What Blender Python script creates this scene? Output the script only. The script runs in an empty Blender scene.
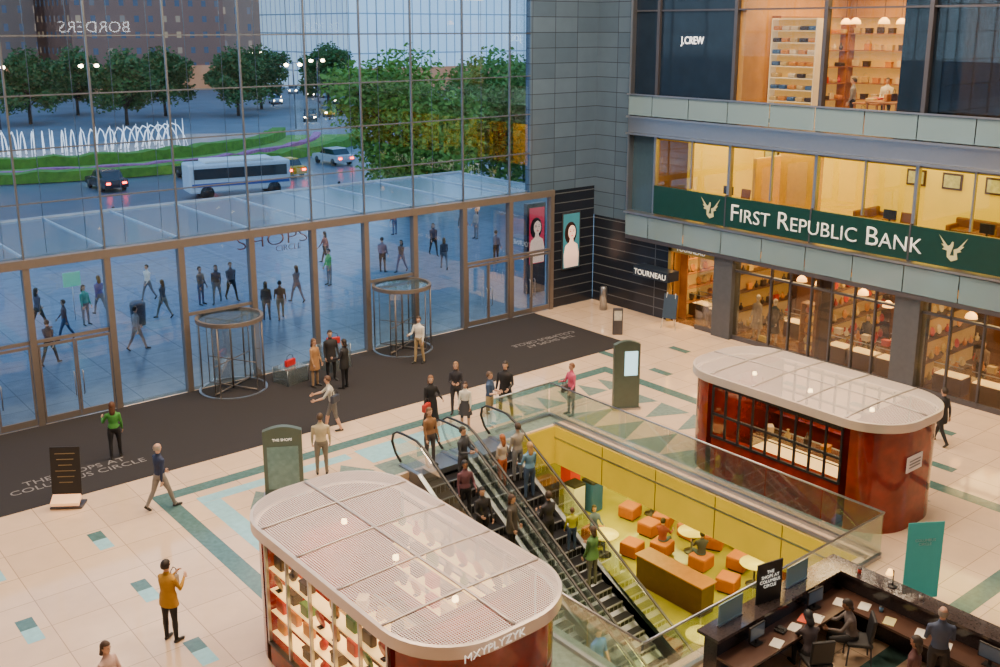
import bpy, bmesh, math, random
from mathutils import Vector, Matrix, Quaternion
random.seed(7)
SC=bpy.context.scene
COL=SC.collection
V=Vector
# ------------------------------------------------------------------ materials
MATS={}
def pm(name,c,r=.55,m=0.0,noise=.12,scale=6.0,e=None,es=0.0,spec=.5):
    if name in MATS: return MATS[name]
    mt=bpy.data.materials.new(name); mt.use_nodes=True
    nt=mt.node_tree; b=nt.nodes['Principled BSDF']
    b.inputs['Roughness'].default_value=r; b.inputs['Metallic'].default_value=m
    b.inputs['Specular IOR Level'].default_value=spec
    tc=nt.nodes.new('ShaderNodeTexCoord'); nz=nt.nodes.new('ShaderNodeTexNoise'); nz.inputs['Scale'].default_value=scale
    nt.links.new(tc.outputs['Object'],nz.inputs['Vector'])
    cr=nt.nodes.new('ShaderNodeMix'); cr.data_type='RGBA'
    c=tuple(c)
    cr.inputs[6].default_value=tuple(min(1,x*(1-noise)) for x in c)+(1,)
    cr.inputs[7].default_value=tuple(min(1,x*(1+noise)) for x in c)+(1,)
    nt.links.new(nz.outputs['Fac'],cr.inputs[0]); nt.links.new(cr.outputs[2],b.inputs['Base Color'])
    if e is not None:
        b.inputs['Emission Color'].default_value=tuple(e)+(1,); b.inputs['Emission Strength'].default_value=es
    MATS[name]=mt; return mt
def glass(name,tint=(.85,.93,.97),refl=.5,rough=.02,base=.04,body=None,bodyfac=0.0):
    if name in MATS: return MATS[name]
    mt=bpy.data.materials.new(name); mt.use_nodes=True; nt=mt.node_tree; nt.nodes.clear()
    o=nt.nodes.new('ShaderNodeOutputMaterial'); t=nt.nodes.new('ShaderNodeBsdfTransparent'); g=nt.nodes.new('ShaderNodeBsdfGlossy')
    t.inputs[0].default_value=tuple(tint)+(1,); g.inputs['Roughness'].default_value=rough
    lw=nt.nodes.new('ShaderNodeLayerWeight'); lw.inputs[0].default_value=.35
    ma=nt.nodes.new('ShaderNodeMath'); ma.operation='MULTIPLY_ADD'; ma.inputs[1].default_value=refl; ma.inputs[2].default_value=base; ma.use_clamp=True
    nt.links.new(lw.outputs['Fresnel'],ma.inputs[0])
    mx=nt.nodes.new('ShaderNodeMixShader'); nt.links.new(ma.outputs[0],mx.inputs[0])
    src=t.outputs[0]
    if body is not None:
        d=nt.nodes.new('ShaderNodeBsdfDiffuse'); d.inputs[0].default_value=tuple(body)+(1,)
        m2=nt.nodes.new('ShaderNodeMixShader'); m2.inputs[0].default_value=bodyfac
        nt.links.new(t.outputs[0],m2.inputs[1]); nt.links.new(d.outputs[0],m2.inputs[2]); src=m2.outputs[0]
    nt.links.new(src,mx.inputs[1]); nt.links.new(g.outputs[0],mx.inputs[2]); nt.links.new(mx.outputs[0],o.inputs[0])
    MATS[name]=mt; return mt
def brick(name,c1,c2,cm,w,h,mort,r=.3,scale=1.0,wall=False,offset=0.0,emis=0.0,bias=0.0,noise=.25,spec=.5):
    if name in MATS: return MATS[name]
    mt=bpy.data.materials.new(name); mt.use_nodes=True; nt=mt.node_tree; b=nt.nodes['Principled BSDF']
    tc=nt.nodes.new('ShaderNodeTexCoord'); br=nt.nodes.new('ShaderNodeTexBrick')
    br.offset=offset; br.squash=1.0
    v=tc.outputs['Object']
    if wall:
        s=nt.nodes.new('ShaderNodeSeparateXYZ'); k=nt.nodes.new('ShaderNodeCombineXYZ'); a=nt.nodes.new('ShaderNodeMath'); a.operation='ADD'
        nt.links.new(v,s.inputs[0]); nt.links.new(s.outputs[0],a.inputs[0]); nt.links.new(s.outputs[1],a.inputs[1])
        nt.links.new(a.outputs[0],k.inputs[0]); nt.links.new(s.outputs[2],k.inputs[1]); v=k.outputs[0]
    nt.links.new(v,br.inputs['Vector'])
    br.inputs['Color1'].default_value=tuple(c1)+(1,); br.inputs['Color2'].default_value=tuple(c2)+(1,); br.inputs['Mortar'].default_value=tuple(cm)+(1,)
    br.inputs['Scale'].default_value=scale; br.inputs['Mortar Size'].default_value=mort; br.inputs['Brick Width'].default_value=w; br.inputs['Row Height'].default_value=h
    br.inputs['Bias'].default_value=bias; br.inputs['Mortar Smooth'].default_value=.0
    nz=nt.nodes.new('ShaderNodeTexNoise'); nz.inputs['Scale'].default_value=2.2; nt.links.new(tc.outputs['Object'],nz.inputs['Vector'])
    mx=nt.nodes.new('ShaderNodeMix'); mx.data_type='RGBA'; mx.blend_type='MULTIPLY'; mx.inputs[0].default_value=noise
    nt.links.new(br.outputs['Color'],mx.inputs[6]); nt.links.new(nz.outputs['Fac'],mx.inputs[7]); nt.links.new(mx.outputs[2],b.inputs['Base Color'])
    b.inputs['Roughness'].default_value=r; b.inputs['Specular IOR Level'].default_value=spec
    if emis>0:
        nt.links.new(br.outputs['Color'],b.inputs['Emission Color'])
        iv=nt.nodes.new('ShaderNodeMath'); iv.operation='MULTIPLY_ADD'; iv.inputs[1].default_value=-emis; iv.inputs[2].default_value=emis
        nt.links.new(br.outputs['Fac'],iv.inputs[0]); nt.links.new(iv.outputs[0],b.inputs['Emission Strength'])
    MATS[name]=mt; return mt
# ------------------------------------------------------------------ objects
def add(name,me,loc=(0,0,0),rot=0.0,parent=None,label=None,cat=None,group=None,kind=None):
    o=bpy.data.objects.new(name,me); COL.objects.link(o)
    o.location=loc; o.rotation_euler=(0,0,rot)
    if parent is not None: o.parent=parent
    if label: o['label']=label
    if cat: o['category']=cat
    if group: o['group']=group
    if kind: o['kind']=kind
    return o
def empty(name,loc,rot=0.0,label=None,cat=None,group=None):
    o=add(name,None,loc,rot,None,label,cat,group); o.empty_display_size=.2; return o
def dup(root,loc,rot=None,label=None):
    c=root.copy(); COL.objects.link(c); c.location=loc
    if rot is not None: c.rotation_euler=(0,0,rot)
    if label: c['label']=label
    for ch in list(root.children):
        d=ch.copy(); COL.objects.link(d); d.parent=c
        for g in list(ch.children):
            e=g.copy(); COL.objects.link(e); e.parent=d
    return c
class MB:
    def __init__(s): s.v=[]; s.f=[]; s.m=[]; s.sm=[]
    def raw(s,vs,fs,m=0,sm=False):
        o=len(s.v); s.v+= [tuple(v) for v in vs]; s.f+=[tuple(i+o for i in f) for f in fs]; s.m+=[m]*len(fs); s.sm+=[sm]*len(fs); return s
    def box(s,x0,x1,y0,y1,z0,z1,m=0):
        vs=[(x0,y0,z0),(x1,y0,z0),(x1,y1,z0),(x0,y1,z0),(x0,y0,z1),(x1,y0,z1),(x1,y1,z1),(x0,y1,z1)]
        return s.raw(vs,[(0,3,2,1),(4,5,6,7),(0,1,5,4),(1,2,6,5),(2,3,7,6),(3,0,4,7)],m)
    def cbox(s,c,d,m=0,rz=0,rx=0,ry=0,bev=0):
        M=Matrix.Translation(c)@Matrix.Rotation(rz,4,'Z')@Matrix.Rotation(ry,4,'Y')@Matrix.Rotation(rx,4,'X')
        a,b,k=d[0]/2,d[1]/2,d[2]/2
        if bev>0:
            e=min(bev,a*.9,b*.9,k*.9); bm=bmesh.new(); bmesh.ops.create_cube(bm,size=1)
            for v in bm.verts: v.co=V((v.co.x*2*a,v.co.y*2*b,v.co.z*2*k))
            bmesh.ops.bevel(bm,geom=bm.edges[:],offset=e,segments=2,affect='EDGES',profile=.5)
            bm.verts.index_update()
            s.raw([M@v.co for v in bm.verts],[[v.index for v in f.verts] for f in bm.faces],m,False); bm.free(); return s
        vs=[M@V(q) for q in [(-a,-b,-k),(a,-b,-k),(a,b,-k),(-a,b,-k),(-a,-b,k),(a,-b,k),(a,b,k),(-a,b,k)]]
        return s.raw(vs,[(0,3,2,1),(4,5,6,7),(0,1,5,4),(1,2,6,5),(2,3,7,6),(3,0,4,7)],m)
    def tube(s,pts,rs,n=10,m=0,cap=True,flat=1.0,ref=None):
        pts=[V(p) for p in pts]; 
        if not hasattr(rs,'__len__'): rs=[rs]*len(pts)
        vs=[];fs=[]; u=None
        for i,p in enumerate(pts):
            t=(pts[min(i+1,len(pts)-1)]-pts[max(i-1,0)]).normalized()
            if u is None:
                r=ref if ref is not None else (V((1,0,0)) if abs(t.x)<.8 else V((0,1,0)))
                u=(r-t*r.dot(t)).normalized()
            else: u=(u-t*u.dot(t)).normalized()
            w=t.cross(u)
            for k in range(n):
                a=2*math.pi*k/n; vs.append(p+u*math.cos(a)*rs[i]+w*math.sin(a)*rs[i]*flat)
        for i in range(len(pts)-1):
            for k in range(n): fs.append((i*n+k,i*n+(k+1)%n,(i+1)*n+(k+1)%n,(i+1)*n+k))
        if cap:
            fs.append(tuple(reversed(range(n)))); fs.append(tuple(range((len(pts)-1)*n,len(pts)*n)))
        return s.raw(vs,fs,m,True)
    def rings(s,cs,n=14,m=0,cap=True,X=V((1,0,0)),Y=V((0,1,0))):
        vs=[];fs=[]
        for c,a,b in cs:
            for k in range(n):
                t=2*math.pi*k/n; vs.append(V(c)+X*a*math.cos(t)+Y*b*math.sin(t))
        for i in range(len(cs)-1):
            for k in range(n): fs.append((i*n+k,i*n+(k+1)%n,(i+1)*n+(k+1)%n,(i+1)*n+k))
        if cap: fs.append(tuple(reversed(range(n)))); fs.append(tuple(range((len(cs)-1)*n,len(cs)*n)))
        return s.raw(vs,fs,m,True)
    def ell(s,c,r,m=0,seg=12,rg=8,R=None):
        vs=[];fs=[];c=V(c)
        def P(q): return c+((R@q) if R else q)
        vs.append(P(V((0,0,-r[2]))))
        for i in range(1,rg):
            ph=-math.pi/2+math.pi*i/rg
            for k in range(seg):
                t=2*math.pi*k/seg; vs.append(P(V((r[0]*math.cos(ph)*math.cos(t),r[1]*math.cos(ph)*math.sin(t),r[2]*math.sin(ph)))))
        vs.append(P(V((0,0,r[2]))))
        for k in range(seg): fs.append((0,1+(k+1)%seg,1+k))
        for i in range(rg-2):
            for k in range(seg):
                a=1+i*seg; fs.append((a+k,a+(k+1)%seg,a+seg+(k+1)%seg,a+seg+k))
        L=len(vs)-1; a=1+(rg-2)*seg
        for k in range(seg): fs.append((a+k,a+(k+1)%seg,L))
        return s.raw(vs,fs,m,True)
    def prism(s,poly,z0,z1,m=0):
        n=len(poly); vs=[(x,y,z0) for x,y in poly]+[(x,y,z1) for x,y in poly]
        fs=[tuple(reversed(range(n))),tuple(range(n,2*n))]+[(i,(i+1)%n,n+(i+1)%n,n+i) for i in range(n)]
        return s.raw(vs,fs,m)
    def prismx(s,poly,x0,x1,m=0): # poly in (y,z)
        n=len(poly); vs=[(x0,y,z) for y,z in poly]+[(x1,y,z) for y,z in poly]
        fs=[tuple(reversed(range(n))),tuple(range(n,2*n))]+[(i,(i+1)%n,n+(i+1)%n,n+i) for i in range(n)]
        return s.raw(vs,fs,m)
    def ring(s,r0,r1,z0,z1,k=40,m=0):
        vs=[];fs=[]
        for i in range(k):
            a=2*math.pi*i/k
            for r,z in ((r0,z0),(r1,z0),(r1,z1),(r0,z1)): vs.append((r*math.cos(a),r*math.sin(a),z))
        for i in range(k):
            j=(i+1)%k
            for q in range(4): fs.append((i*4+q,i*4+(q+1)%4,j*4+(q+1)%4,j*4+q))
        return s.raw(vs,fs,m)
    def mesh(s,mats):
        me=bpy.data.meshes.new('m'); me.from_pydata([tuple(v) for v in s.v],[],s.f)
        for mt in (mats if isinstance(mats,(list,tuple)) else [mats]): me.materials.append(mt)
        for p,mi,sm in zip(me.polygons,s.m,s.sm): p.material_index=mi; p.use_smooth=sm
        me.update(); return me
    def obj(s,name,mats,**k): return add(name,s.mesh(mats),**k)
def struct(name,mb,mats,label): return mb.obj(name,mats,label=label,kind='structure')
def text(body,width,loc,xa,ya,mat,parent=None,name='lettering',hscale=1.0,ext=.01,small=False,off=0.0,label=None,top=None):
    cu=bpy.data.curves.new('t','FONT'); cu.body=body; cu.size=1; cu.align_x='CENTER'; cu.align_y='CENTER'; cu.offset=off
    cu.resolution_u=3
    if small:
        cu.small_caps_scale=.78
        for i,ch in enumerate(body):
            if ch.islower(): cu.body_format[i].use_small_caps=True
    o=bpy.data.objects.new('t',cu); COL.objects.link(o); bpy.context.view_layer.update()
    me=bpy.data.meshes.new_from_object(o.evaluated_get(bpy.context.evaluated_depsgraph_get()))
    bpy.data.objects.remove(o)
    xs=[v.co.x for v in me.vertices]; w=max(xs)-min(xs); sc=width/w; mx=(max(xs)+min(xs))/2
    ys=[v.co.y for v in me.vertices]; my=(max(ys)+min(ys))/2
    xa=V(xa);ya=V(ya);n=xa.cross(ya).normalized()
    for v in me.vertices: 
        q=xa*(v.co.x-mx)*sc+ya*(v.co.y-my)*sc*hscale; v.co=q
    bm=bmesh.new(); bm.from_mesh(me)
    r=bmesh.ops.extrude_face_region(bm,geom=bm.faces[:])
    for e in r['geom']:
        if isinstance(e,bmesh.types.BMVert): e.co+=n*ext
    bm.to_mesh(me); bm.free()
    me.materials.clear(); me.materials.append(mat)
    k=dict(loc=loc,parent=parent,label=label)
    if top: k.update(label=top[0],cat=top[1])
    return add(name,me,**k)
# ------------------------------------------------------------------ palettes
steel=pm('steel',(.40,.42,.46),.3,.9,.05)
dksteel=pm('dark_steel',(.10,.10,.12),.4,.6,.05)
frame_m=pm('bronze_frame',(.20,.175,.165),.42,.5,.06)
white=pm('white_paint',(.8,.8,.78),.5)
black=pm('black_paint',(.012,.012,.015),.45)
blackrub=pm('black_rubber',(.010,.010,.012),.35)
granite=pm('black_granite',(.028,.022,.024),.15,0,.6,30)
redm=pm('red_marble',(.22,.018,.007),.06,0,.6,3.0)
yellow=pm('yellow_wall_glow',(.68,.50,.02),.22,0,.15,1.2,(1,.76,.04),.16)  # slight emission stands in for the hidden yellow light on this band
glow=pm('warm_glow',(1,.8,.5),.5,0,0,1,(1,.66,.25),16)
glowsoft=pm('soft_glow',(1,.8,.45),.5,0,0,1,(1,.58,.18),1.5)
wglass=glass('wall_glass',(.92,.96,1),.36,.0,.02)
rglass=glass('rail_glass',(.90,.96,.93),.4,.01,.03,(.5,.75,.72),.03)
sglass=glass('shop_glass',(.95,.95,.93),.28,.0,.02)
gglass=glass('ground_shop_glass',(.90,.88,.83),.38,.0,.03)
bandglass=glass('frosted_band_glass',(.5,.74,.86),.45,.1,.08,(.24,.37,.44),.7)
canopyglass=glass('canopy_glass',(.66,.82,.93),.7,.12,.12,(.34,.5,.65),.5)
# ------------------------------------------------------------------ people
def person(x,y,z=0,face=0,h=1.72,top=(.1,.1,.12),bot=(.05,.05,.07),shoe=(.02,.02,.02),skin=(.58,.35,.25),hair=(.03,.02,.015),hl=0,fem=False,
           lean=0,rarm=(8,8,15),larm=(8,8,15),rleg=(0,0),lleg=(0,0),sit=None,sleeve=1,shorts=False,skirt=None,jacket=None,label='',group=None,vox=.02,head=0,bald=False):
    D=math.radians; L=D(lean); t=V((0,math.sin(L),math.cos(L))); fw=V((0,math.cos(L),-math.sin(L)))
    segs=[]; mb=MB()
    sh=.165 if fem else .19
    legs=[]; minz=9
    for sd,lg in ((1,rleg),(-1,lleg)):
        hip=V((sd*.095,0,-.02)); a=D(lg[0]); b=D(lg[0]-lg[1]); o=D(lg[2] if len(lg)>2 else 3)
        th=V((sd*math.sin(o),math.sin(a),-math.cos(a))).normalized(); sn=V((sd*math.sin(o)*.3,math.sin(b),-math.cos(b))).normalized()
        kn=hip+th*.43; an=kn+sn*.42; legs.append((sd,hip,kn,an,b)); minz=min(minz,an.z)
    pz=sit if sit is not None else .075-minz
    P=V((0,0,pz))
    hb=.172 if fem else .16; wb=.125 if fem else .14
    prof=[(-.10,.12,.09),(-.02,hb,.12),(.07,hb*.97,.115),(.17,wb,.1),(.30,sh-.02,.115 if fem else .118),(.40,sh,.112),(.47,sh*.86,.085),(.52,.075,.06),(.60,.05,.052)]
    mb.rings([(P+t*d,a,b) for d,a,b in prof],16,0,True,V((1,0,0)),fw)
    segs+= [(P-t*.1,P+t*.05,.11,'bot'),(P+t*.09,P+t*.48,.12,'top'),(P+t*.53,P+t*.6,.05,'skin')]
    N=P+t*.53; ht=D(lean*.4+head); hu=V((0,math.sin(ht),math.cos(ht))); hf=V((0,math.cos(ht),-math.sin(ht))); H=N+hu*.165
    R=Matrix((V((1,0,0)),hf,hu)).transposed()
    mb.ell(H+hu*.015,(.077,.096,.108),0,16,10,R); mb.ell(H-hu*.055+hf*.02,(.055,.066,.066),0,12,8,R)
    mb.ell(H+hf*.098-hu*.012,(.014,.02,.026),0,8,6,R)
    for sd in (1,-1): mb.ell(H+V((sd*.078,0,0))-hu*.005,(.012,.02,.03),0,8,6,R)
    segs.append((H-hu*.05,H+hu*.03,.09,'skin'))
    for sd,hip,kn,an,b in legs:
        hip,kn,an=hip+P,kn+P,an+P
        c=(kn+an)/2; c2=kn+(an-kn)*.3
        mb.tube([hip+V((0,0,.03)),hip+(kn-hip)*.3,hip+(kn-hip)*.7,kn,c2,c,an],[.085,.092,.07,.057,.06,.052,.042],12,0)
        fd=V((sd*.15,1,0)).normalized()
        if sit is None and b<D(-25): fd=V((0,.6,-.6)).normalized()
        heel=an-fd*.045+V((0,0,-.035)); toe=an+fd*.17+V((0,0,-.045))
        if fd.z<0: toe=an+fd*.17; heel=an-fd*.04
        mb.tube([heel-fd*.02,heel,(heel+toe)/2+V((0,0,.008)),toe,toe+fd*.03],[.02,.036,.042,.036,.018],10,0)
        segs+=[(hip,kn,.075,'bot'),(kn,an,.05,'skin' if (shorts or skirt) else 'bot'),(heel,toe,.05,'shoe')]
    hands=[]
    for sd,ar in ((1,rarm),(-1,larm)):
        S=P+t*.435+V((sd*sh,0,0)); a=D(ar[0]); ab=D(ar[1]); eb=D(ar[0]+ar[2]); inn=ar[3] if len(ar)>3 else .1
        ud=V((sd*math.sin(ab),math.sin(a)*math.cos(ab),-math.cos(a)*math.cos(ab))).normalized()
        fd=V((sd*(math.sin(ab)*.5-inn*min(1,abs(ar[2])/40)),math.sin(eb),-math.cos(eb))).normalized()
        E=S+ud*.285; W=E+fd*.245; K=W+fd*.07
        mb.tube([S+V((-sd*.05,0,.0)),S,S+ud*.12,E,E+fd*.09,W],[.05,.056,.048,.04,.04,.027],10,0)
        ref=V((0,1,0)) if abs(fd.y)<.8 else V((0,0,1))
        l=(ref-fd*ref.dot(fd)).normalized(); n=fd.cross(l)*(-1)
        if n.dot(V((-sd,0,0)))<0: n=-n
        mb.tube([W-fd*.01,W+fd*.03,W+fd*.08,W+fd*.095],[.024,.038,.04,.03],10,0,True,.5,l)
        segs+=[(S,E,.045,'top' if sleeve>0 else 'skin'),(E,W,.035,'top' if sleeve==1 else 'skin'),(W+fd*.02,W+fd*.1,.03,'skin')]
        hands.append((W,fd,l,n))
    me0=mb.mesh([]); tmp=bpy.data.objects.new('tmp',me0); COL.objects.link(tmp)
    rm=tmp.modifiers.new('r','REMESH'); rm.mode='VOXEL'; rm.voxel_size=vox; sm=tmp.modifiers.new('s','SMOOTH'); sm.factor=.5; sm.iterations=2
    bpy.context.view_layer.update()
    me=bpy.data.meshes.new_from_object(tmp.evaluated_get(bpy.context.evaluated_depsgraph_get()))
    bpy.data.objects.remove(tmp); bpy.data.meshes.remove(me0)
    fb=MB()
    vs=[v.co.copy() for v in me.vertices]; fs=[tuple(p.vertices) for p in me.polygons]
    lab={'skin':0,'top':1,'bot':2,'shoe':3}
    fb.v=[tuple(v) for v in vs]; fb.f=fs; fb.sm=[True]*len(fs)
    pre=[(a,b-a,(b-a).length_squared,r,lab[k]) for a,b,r,k in segs]
    for p in me.polygons:
        c=p.center; best=9;bi=0
        for a,d,l2,r,k in pre:
            q=(c-a).dot(d)/l2; q=0 if q<0 else (1 if q>1 else q)
            e=(c-(a+d*q)).length-r
            if e<best: best=e;bi=k
        fb.m.append(bi)
    bpy.data.meshes.remove(me)
    for W,fd,l,n in hands:
        for i,(o,ln) in enumerate([(.028,.072),(.010,.082),(-.009,.076),(-.027,.06)]):
            b0=W+fd*.085+l*o; b1=b0+(fd*.92+n*.35).normalized()*ln*.5; b2=b1+(fd*.6+n*.8).normalized()*ln*.3; b3=b2+(fd*.25+n*.95).normalized()*ln*.22
            fb.tube([b0-fd*.02,b0,b1,b2,b3],[.0095,.0095,.009,.0085,.006],6,0)
        b0=W+fd*.025+l*.03; fb.tube([b0-l*.01,b0+(fd*.55+l*.7).normalized()*.035,b0+(fd*.8+l*.45+n*.3).normalized()*.065],[.012,.011,.008],6,0)
    for sd in (1,-1): fb.ell(H+V((sd*.031,0,0))+hf*.087+hu*.015,(.012,.008,.007),4,8,6,R)
    fb.ell(H+hf*.083-hu*.065,(.024,.008,.007),5,8,6,R)
    s=h/1.725
    fb.v=[tuple(V(v)*s) for v in fb.v]
    def cm(c,r=.75): return pm('cloth_%d_%d_%d'%tuple(int(k*255) for k in c),c,r,0,.18,9)
    mats=[pm('skin_%d'%int(skin[0]*255),skin,.55,0,.06),cm(top),cm(bot),cm(shoe,.4),pm('eye',(.02,.015,.01),.2),pm('lips',(.42,.14,.12),.5)]
    ob=fb.obj('person',mats,loc=(x,y,z),rot=D(face-90),label=label,cat='person',group=group)
    hm=pm('hair_%d_%d'%(int(hair[0]*255),int(hair[2]*255)),hair,.6,0,.25,25)
    hb_=MB(); hb_.ell(V((0,0,0)),(.09,.108,.12),0,18,14)
    keep=[]
    for f in hb_.f:
        c=sum((V(hb_.v[i]) for i in f),V())/len(f)
        zc=c.z
        ok=(zc>.055 or c.y<.045*(1 if zc>0 else .2)) and zc>(-.075 if hl>0 else -.055)
        if bald: ok=(zc<.05 and zc>-.06 and c.y<.02)
        if ok: keep.append(f)
    h2=MB(); h2.raw([ (H+hu*.017-hf*.006+R@V(v))*s for v in hb_.v],keep,0,True)
    if hl>0:
        base=H-hf*.045; h2.rings([((base+hu*.05)*s,.075*s,.05*s),((base-hu*.06-hf*.01)*s,.088*s,.05*s),((base-hu*(.06+hl*.6)-hf*.03)*s,.085*s,.04*s),((base-hu*(.06+hl)-hf*.03)*s,.05*s,.02*s)],12,0)
    h2.obj('hair',hm,parent=ob,label='bald crown with short hair rim' if bald else None)
    if jacket:
        c,ln=jacket; jb=MB()
        pr=[(d,a,b) for d,a,b in prof if -.03<=d<=.5]
        rr=[((P+t*(-ln)+V((0,.01,0)))*s,(hb+.045)*s,.155*s),((P-t*(ln*.4))*s,(hb+.034)*s,.15*s)]+[((P+t*d)*s,(a+.022)*s,(b+.024)*s) for d,a,b in pr]+[((P+t*.515)*s,.085*s,.07*s)]
        jb.rings(rr,18,0,False,V((1,0,0)),fw); jb.obj('jacket',cm(c),parent=ob)
    if skirt:
        c,ln=skirt; kb=MB()
        kb.rings([((P+V((0,0,-ln)))*s,(.22+ln*.09)*s,(.17+ln*.09)*s),((P+V((0,0,-ln*.5)))*s,.215*s,.17*s),((P+V((0,0,-.02)))*s,(hb+.02)*s,.14*s),((P+t*.15)*s,(wb+.02)*s,.118*s)],18,0,False)
        kb.obj('skirt',cm(c),parent=ob)
    return ob
BLK=(.012,.012,.016); NAVY=(.015,.028,.08); KH=(.40,.30,.17); GRY=(.18,.19,.21); JEAN=(.05,.09,.18); WH=(.70,.67,.6)
DK=(.22,.11,.065)
walk=dict(rleg=(22,6),lleg=(-18,14),rarm=(-16,6,12),larm=(22,6,18)); walk2=dict(rleg=(-18,14),lleg=(22,6),rarm=(22,6,18),larm=(-16,6,12))
hold=dict(rarm=(12,8,85,.5),larm=(14,8,80,.5))
person(8.8,28.0,face=70,h=1.68,top=(.05,.24,.04),bot=BLK,hair=(.1,.04,.02),hl=.22,fem=True,larm=(15,25,90,.1),rarm=(5,10,15),rleg=(8,2),lleg=(-5,4),label='woman in green top and black trousers on dark carpet')
person(8.6,24.1,face=10,h=1.8,top=NAVY,bot=(.22,.21,.2),hair=(.3,.28,.26),bald=True,label='balding man in navy sweater walking on pale tiles',**walk)
person(6.5,18.3,face=25,h=1.76,top=(.42,.22,.015),bot=BLK,hair=(.02,.012,.01),fem=True,jacket=((.44,.23,.015),.14),larm=(30,5,95,.3),rarm=(25,10,100,.4),label='woman in mustard jacket standing with raised hands')
person(4.7,16.5,face=-60,h=1.66,top=(.55,.38,.35),bot=GRY,hair=(.05,.025,.015),hl=.1,fem=True,label='dark haired woman in pale pink top on tiles',**walk)
person(20.4,29.5,face=200,h=1.75,top=WH,bot=KH,hair=(.05,.03,.02),label='man in white shirt and khaki trousers at revolving door',rarm=(20,10,70,.2),larm=(5,5,10),rleg=(6,2),lleg=(-6,5))
person(16.2,29.7,face=-70,h=1.68,top=(.35,.2,.1),bot=(.3,.2,.12),hair=(.12,.06,.03),fem=True,hl=.15,jacket=((.36,.19,.08),.3),label='woman in long tan coat near glass display')
person(16.95,29.9,face=-100,h=1.78,top=BLK,bot=BLK,hair=(.02,.015,.01),jacket=((.02,.02,.025),.25),label='man in black coat beside the glass display')
person(16.9,28.9,face=120,h=1.72,top=(.03,.03,.04),bot=BLK,hair=(.02,.015,.01),hl=.1,fem=True,jacket=((.018,.018,.02),.2),label='person in black jacket facing the glass doors',larm=(20,10,60,.3))
person(14.7,25.9,face=150,h=1.76,top=(.5,.5,.45),bot=(.15,.15,.15),hair=(.1,.05,.03),sleeve=.5,shorts=True,lean=14,rarm=(45,10,30),larm=(35,10,40),label='man in white shirt and grey shorts leaning forward',rleg=(22,12),lleg=(-10,10))
person(17.0,24.0,face=-110,h=1.72,top=BLK,bot=BLK,hair=(.2,.09,.04),hl=.12,fem=True,skirt=((.012,.012,.015),.78),larm=(10,20,70,.1),label='woman in long black dress with red shoulder bag')
person(18.4,24.6,face=-130,h=1.7,top=(.02,.02,.03),bot=(.03,.03,.04),hair=(.25,.14,.07),hl=.18,fem=True,label='woman in dark clothes standing near escalator',**hold)
person(17.85,23.4,face=-140,h=1.5,top=WH,bot=(.06,.06,.07),hair=(.04,.02,.015),hl=.15,fem=True,skirt=((.05,.05,.06),.38),label='girl in white top and dark skirt')
person(18.6,23.15,face=-60,h=1.72,top=(.04,.08,.18),bot=KH,hair=(.1,.06,.04),sleeve=.5,shorts=True,label='man in dark blue shirt and khaki shorts',**hold)
person(19.35,23.3,face=-150,h=1.86,top=BLK,bot=(.08,.08,.09),hair=(.03,.02,.015),hl=.06,jacket=((.015,.015,.018),.15),rleg=(8,2),lleg=(-6,4,9),larm=(10,12,60,.3),label='tall man in black jacket with long hair')
person(21.15,22.2,face=170,h=1.7,top=(.6,.09,.18),bot=(.12,.12,.14),hair=(.2,.09,.05),fem=True,rarm=(20,10,80,.4),larm=(8,15,30),label='woman in pink sweater holding a folded coat')
person(28.0,13.6,face=80,h=1.76,top=(.03,.03,.04),bot=BLK,hair=(.03,.02,.015),jacket=((.02,.02,.025),.25),label='man in dark coat walking past shop windows',**walk)
person(12.8,23.3,face=60,h=1.76,top=(.52,.45,.3),bot=(.2,.18,.15),hair=(.08,.05,.03),label='man in cream shirt beside directory pylon')
def rider(x,y,**k):
    i=math.floor((21.5-y)/.4); zz=0.012 if y>21.5 else -.2309*(i+1); return person(x,y,zz,**k)
G='people riding the escalators'
rider(15.45,21.9,face=-90,h=1.68,top=(.25,.13,.06),bot=(.08,.07,.07),hair=(.15,.08,.04),hl=.18,fem=True,label='woman in brown top at escalator head',group=G)
rider(15.85,20.9,face=-70,h=1.8,top=(.04,.045,.06),bot=(.05,.05,.06),hair=(.03,.02,.01),label='man in dark jacket riding escalator down',group=G,**hold)
rider(15.3,20.1,face=-110,h=1.7,top=(.12,.05,.07),bot=BLK,skin=DK,hair=BLK,hl=.08,fem=True,larm=(10,15,60,.2),label='woman in plum top riding escalator',group=G)
rider(15.25,19.3,face=-100,h=1.7,top=(.02,.02,.025),bot=BLK,hair=BLK,rarm=(15,12,70,.3),label='man in black jacket riding escalator',group=G)
rider(15.85,18.8,face=-60,h=1.72,top=(.10,.09,.08),bot=BLK,hair=(.06,.03,.02),hl=.1,fem=True,jacket=((.06,.055,.05),.2),label='woman in dark grey coat riding escalator',group=G)
rider(15.6,15.3,face=-90,h=1.74,top=(.02,.14,.6),bot=GRY,hair=(.05,.03,.02),label='man in bright blue shirt low on escalator',group=G,sleeve=.5)
rider(17.5,20.0,face=80,h=1.66,top=(.14,.30,.48),bot=JEAN,hair=(.45,.28,.12),hl=.2,fem=True,larm=(10,15,60,.2),label='blonde woman in light blue top on escalator',group=G)
rider(17.0,20.6,face=100,h=1.6,top=(.5,.42,.36),bot=(.45,.1,.02),hair=(.35,.12,.04),hl=.2,fem=True,label='red haired woman in pale cardigan on escalator',group=G)
rider(17.65,20.7,face=90,h=1.74,top=(.32,.29,.25),bot=GRY,hair=(.06,.04,.03),rarm=(20,10,60,.1),label='man in light grey shirt on escalator',group=G)
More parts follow.
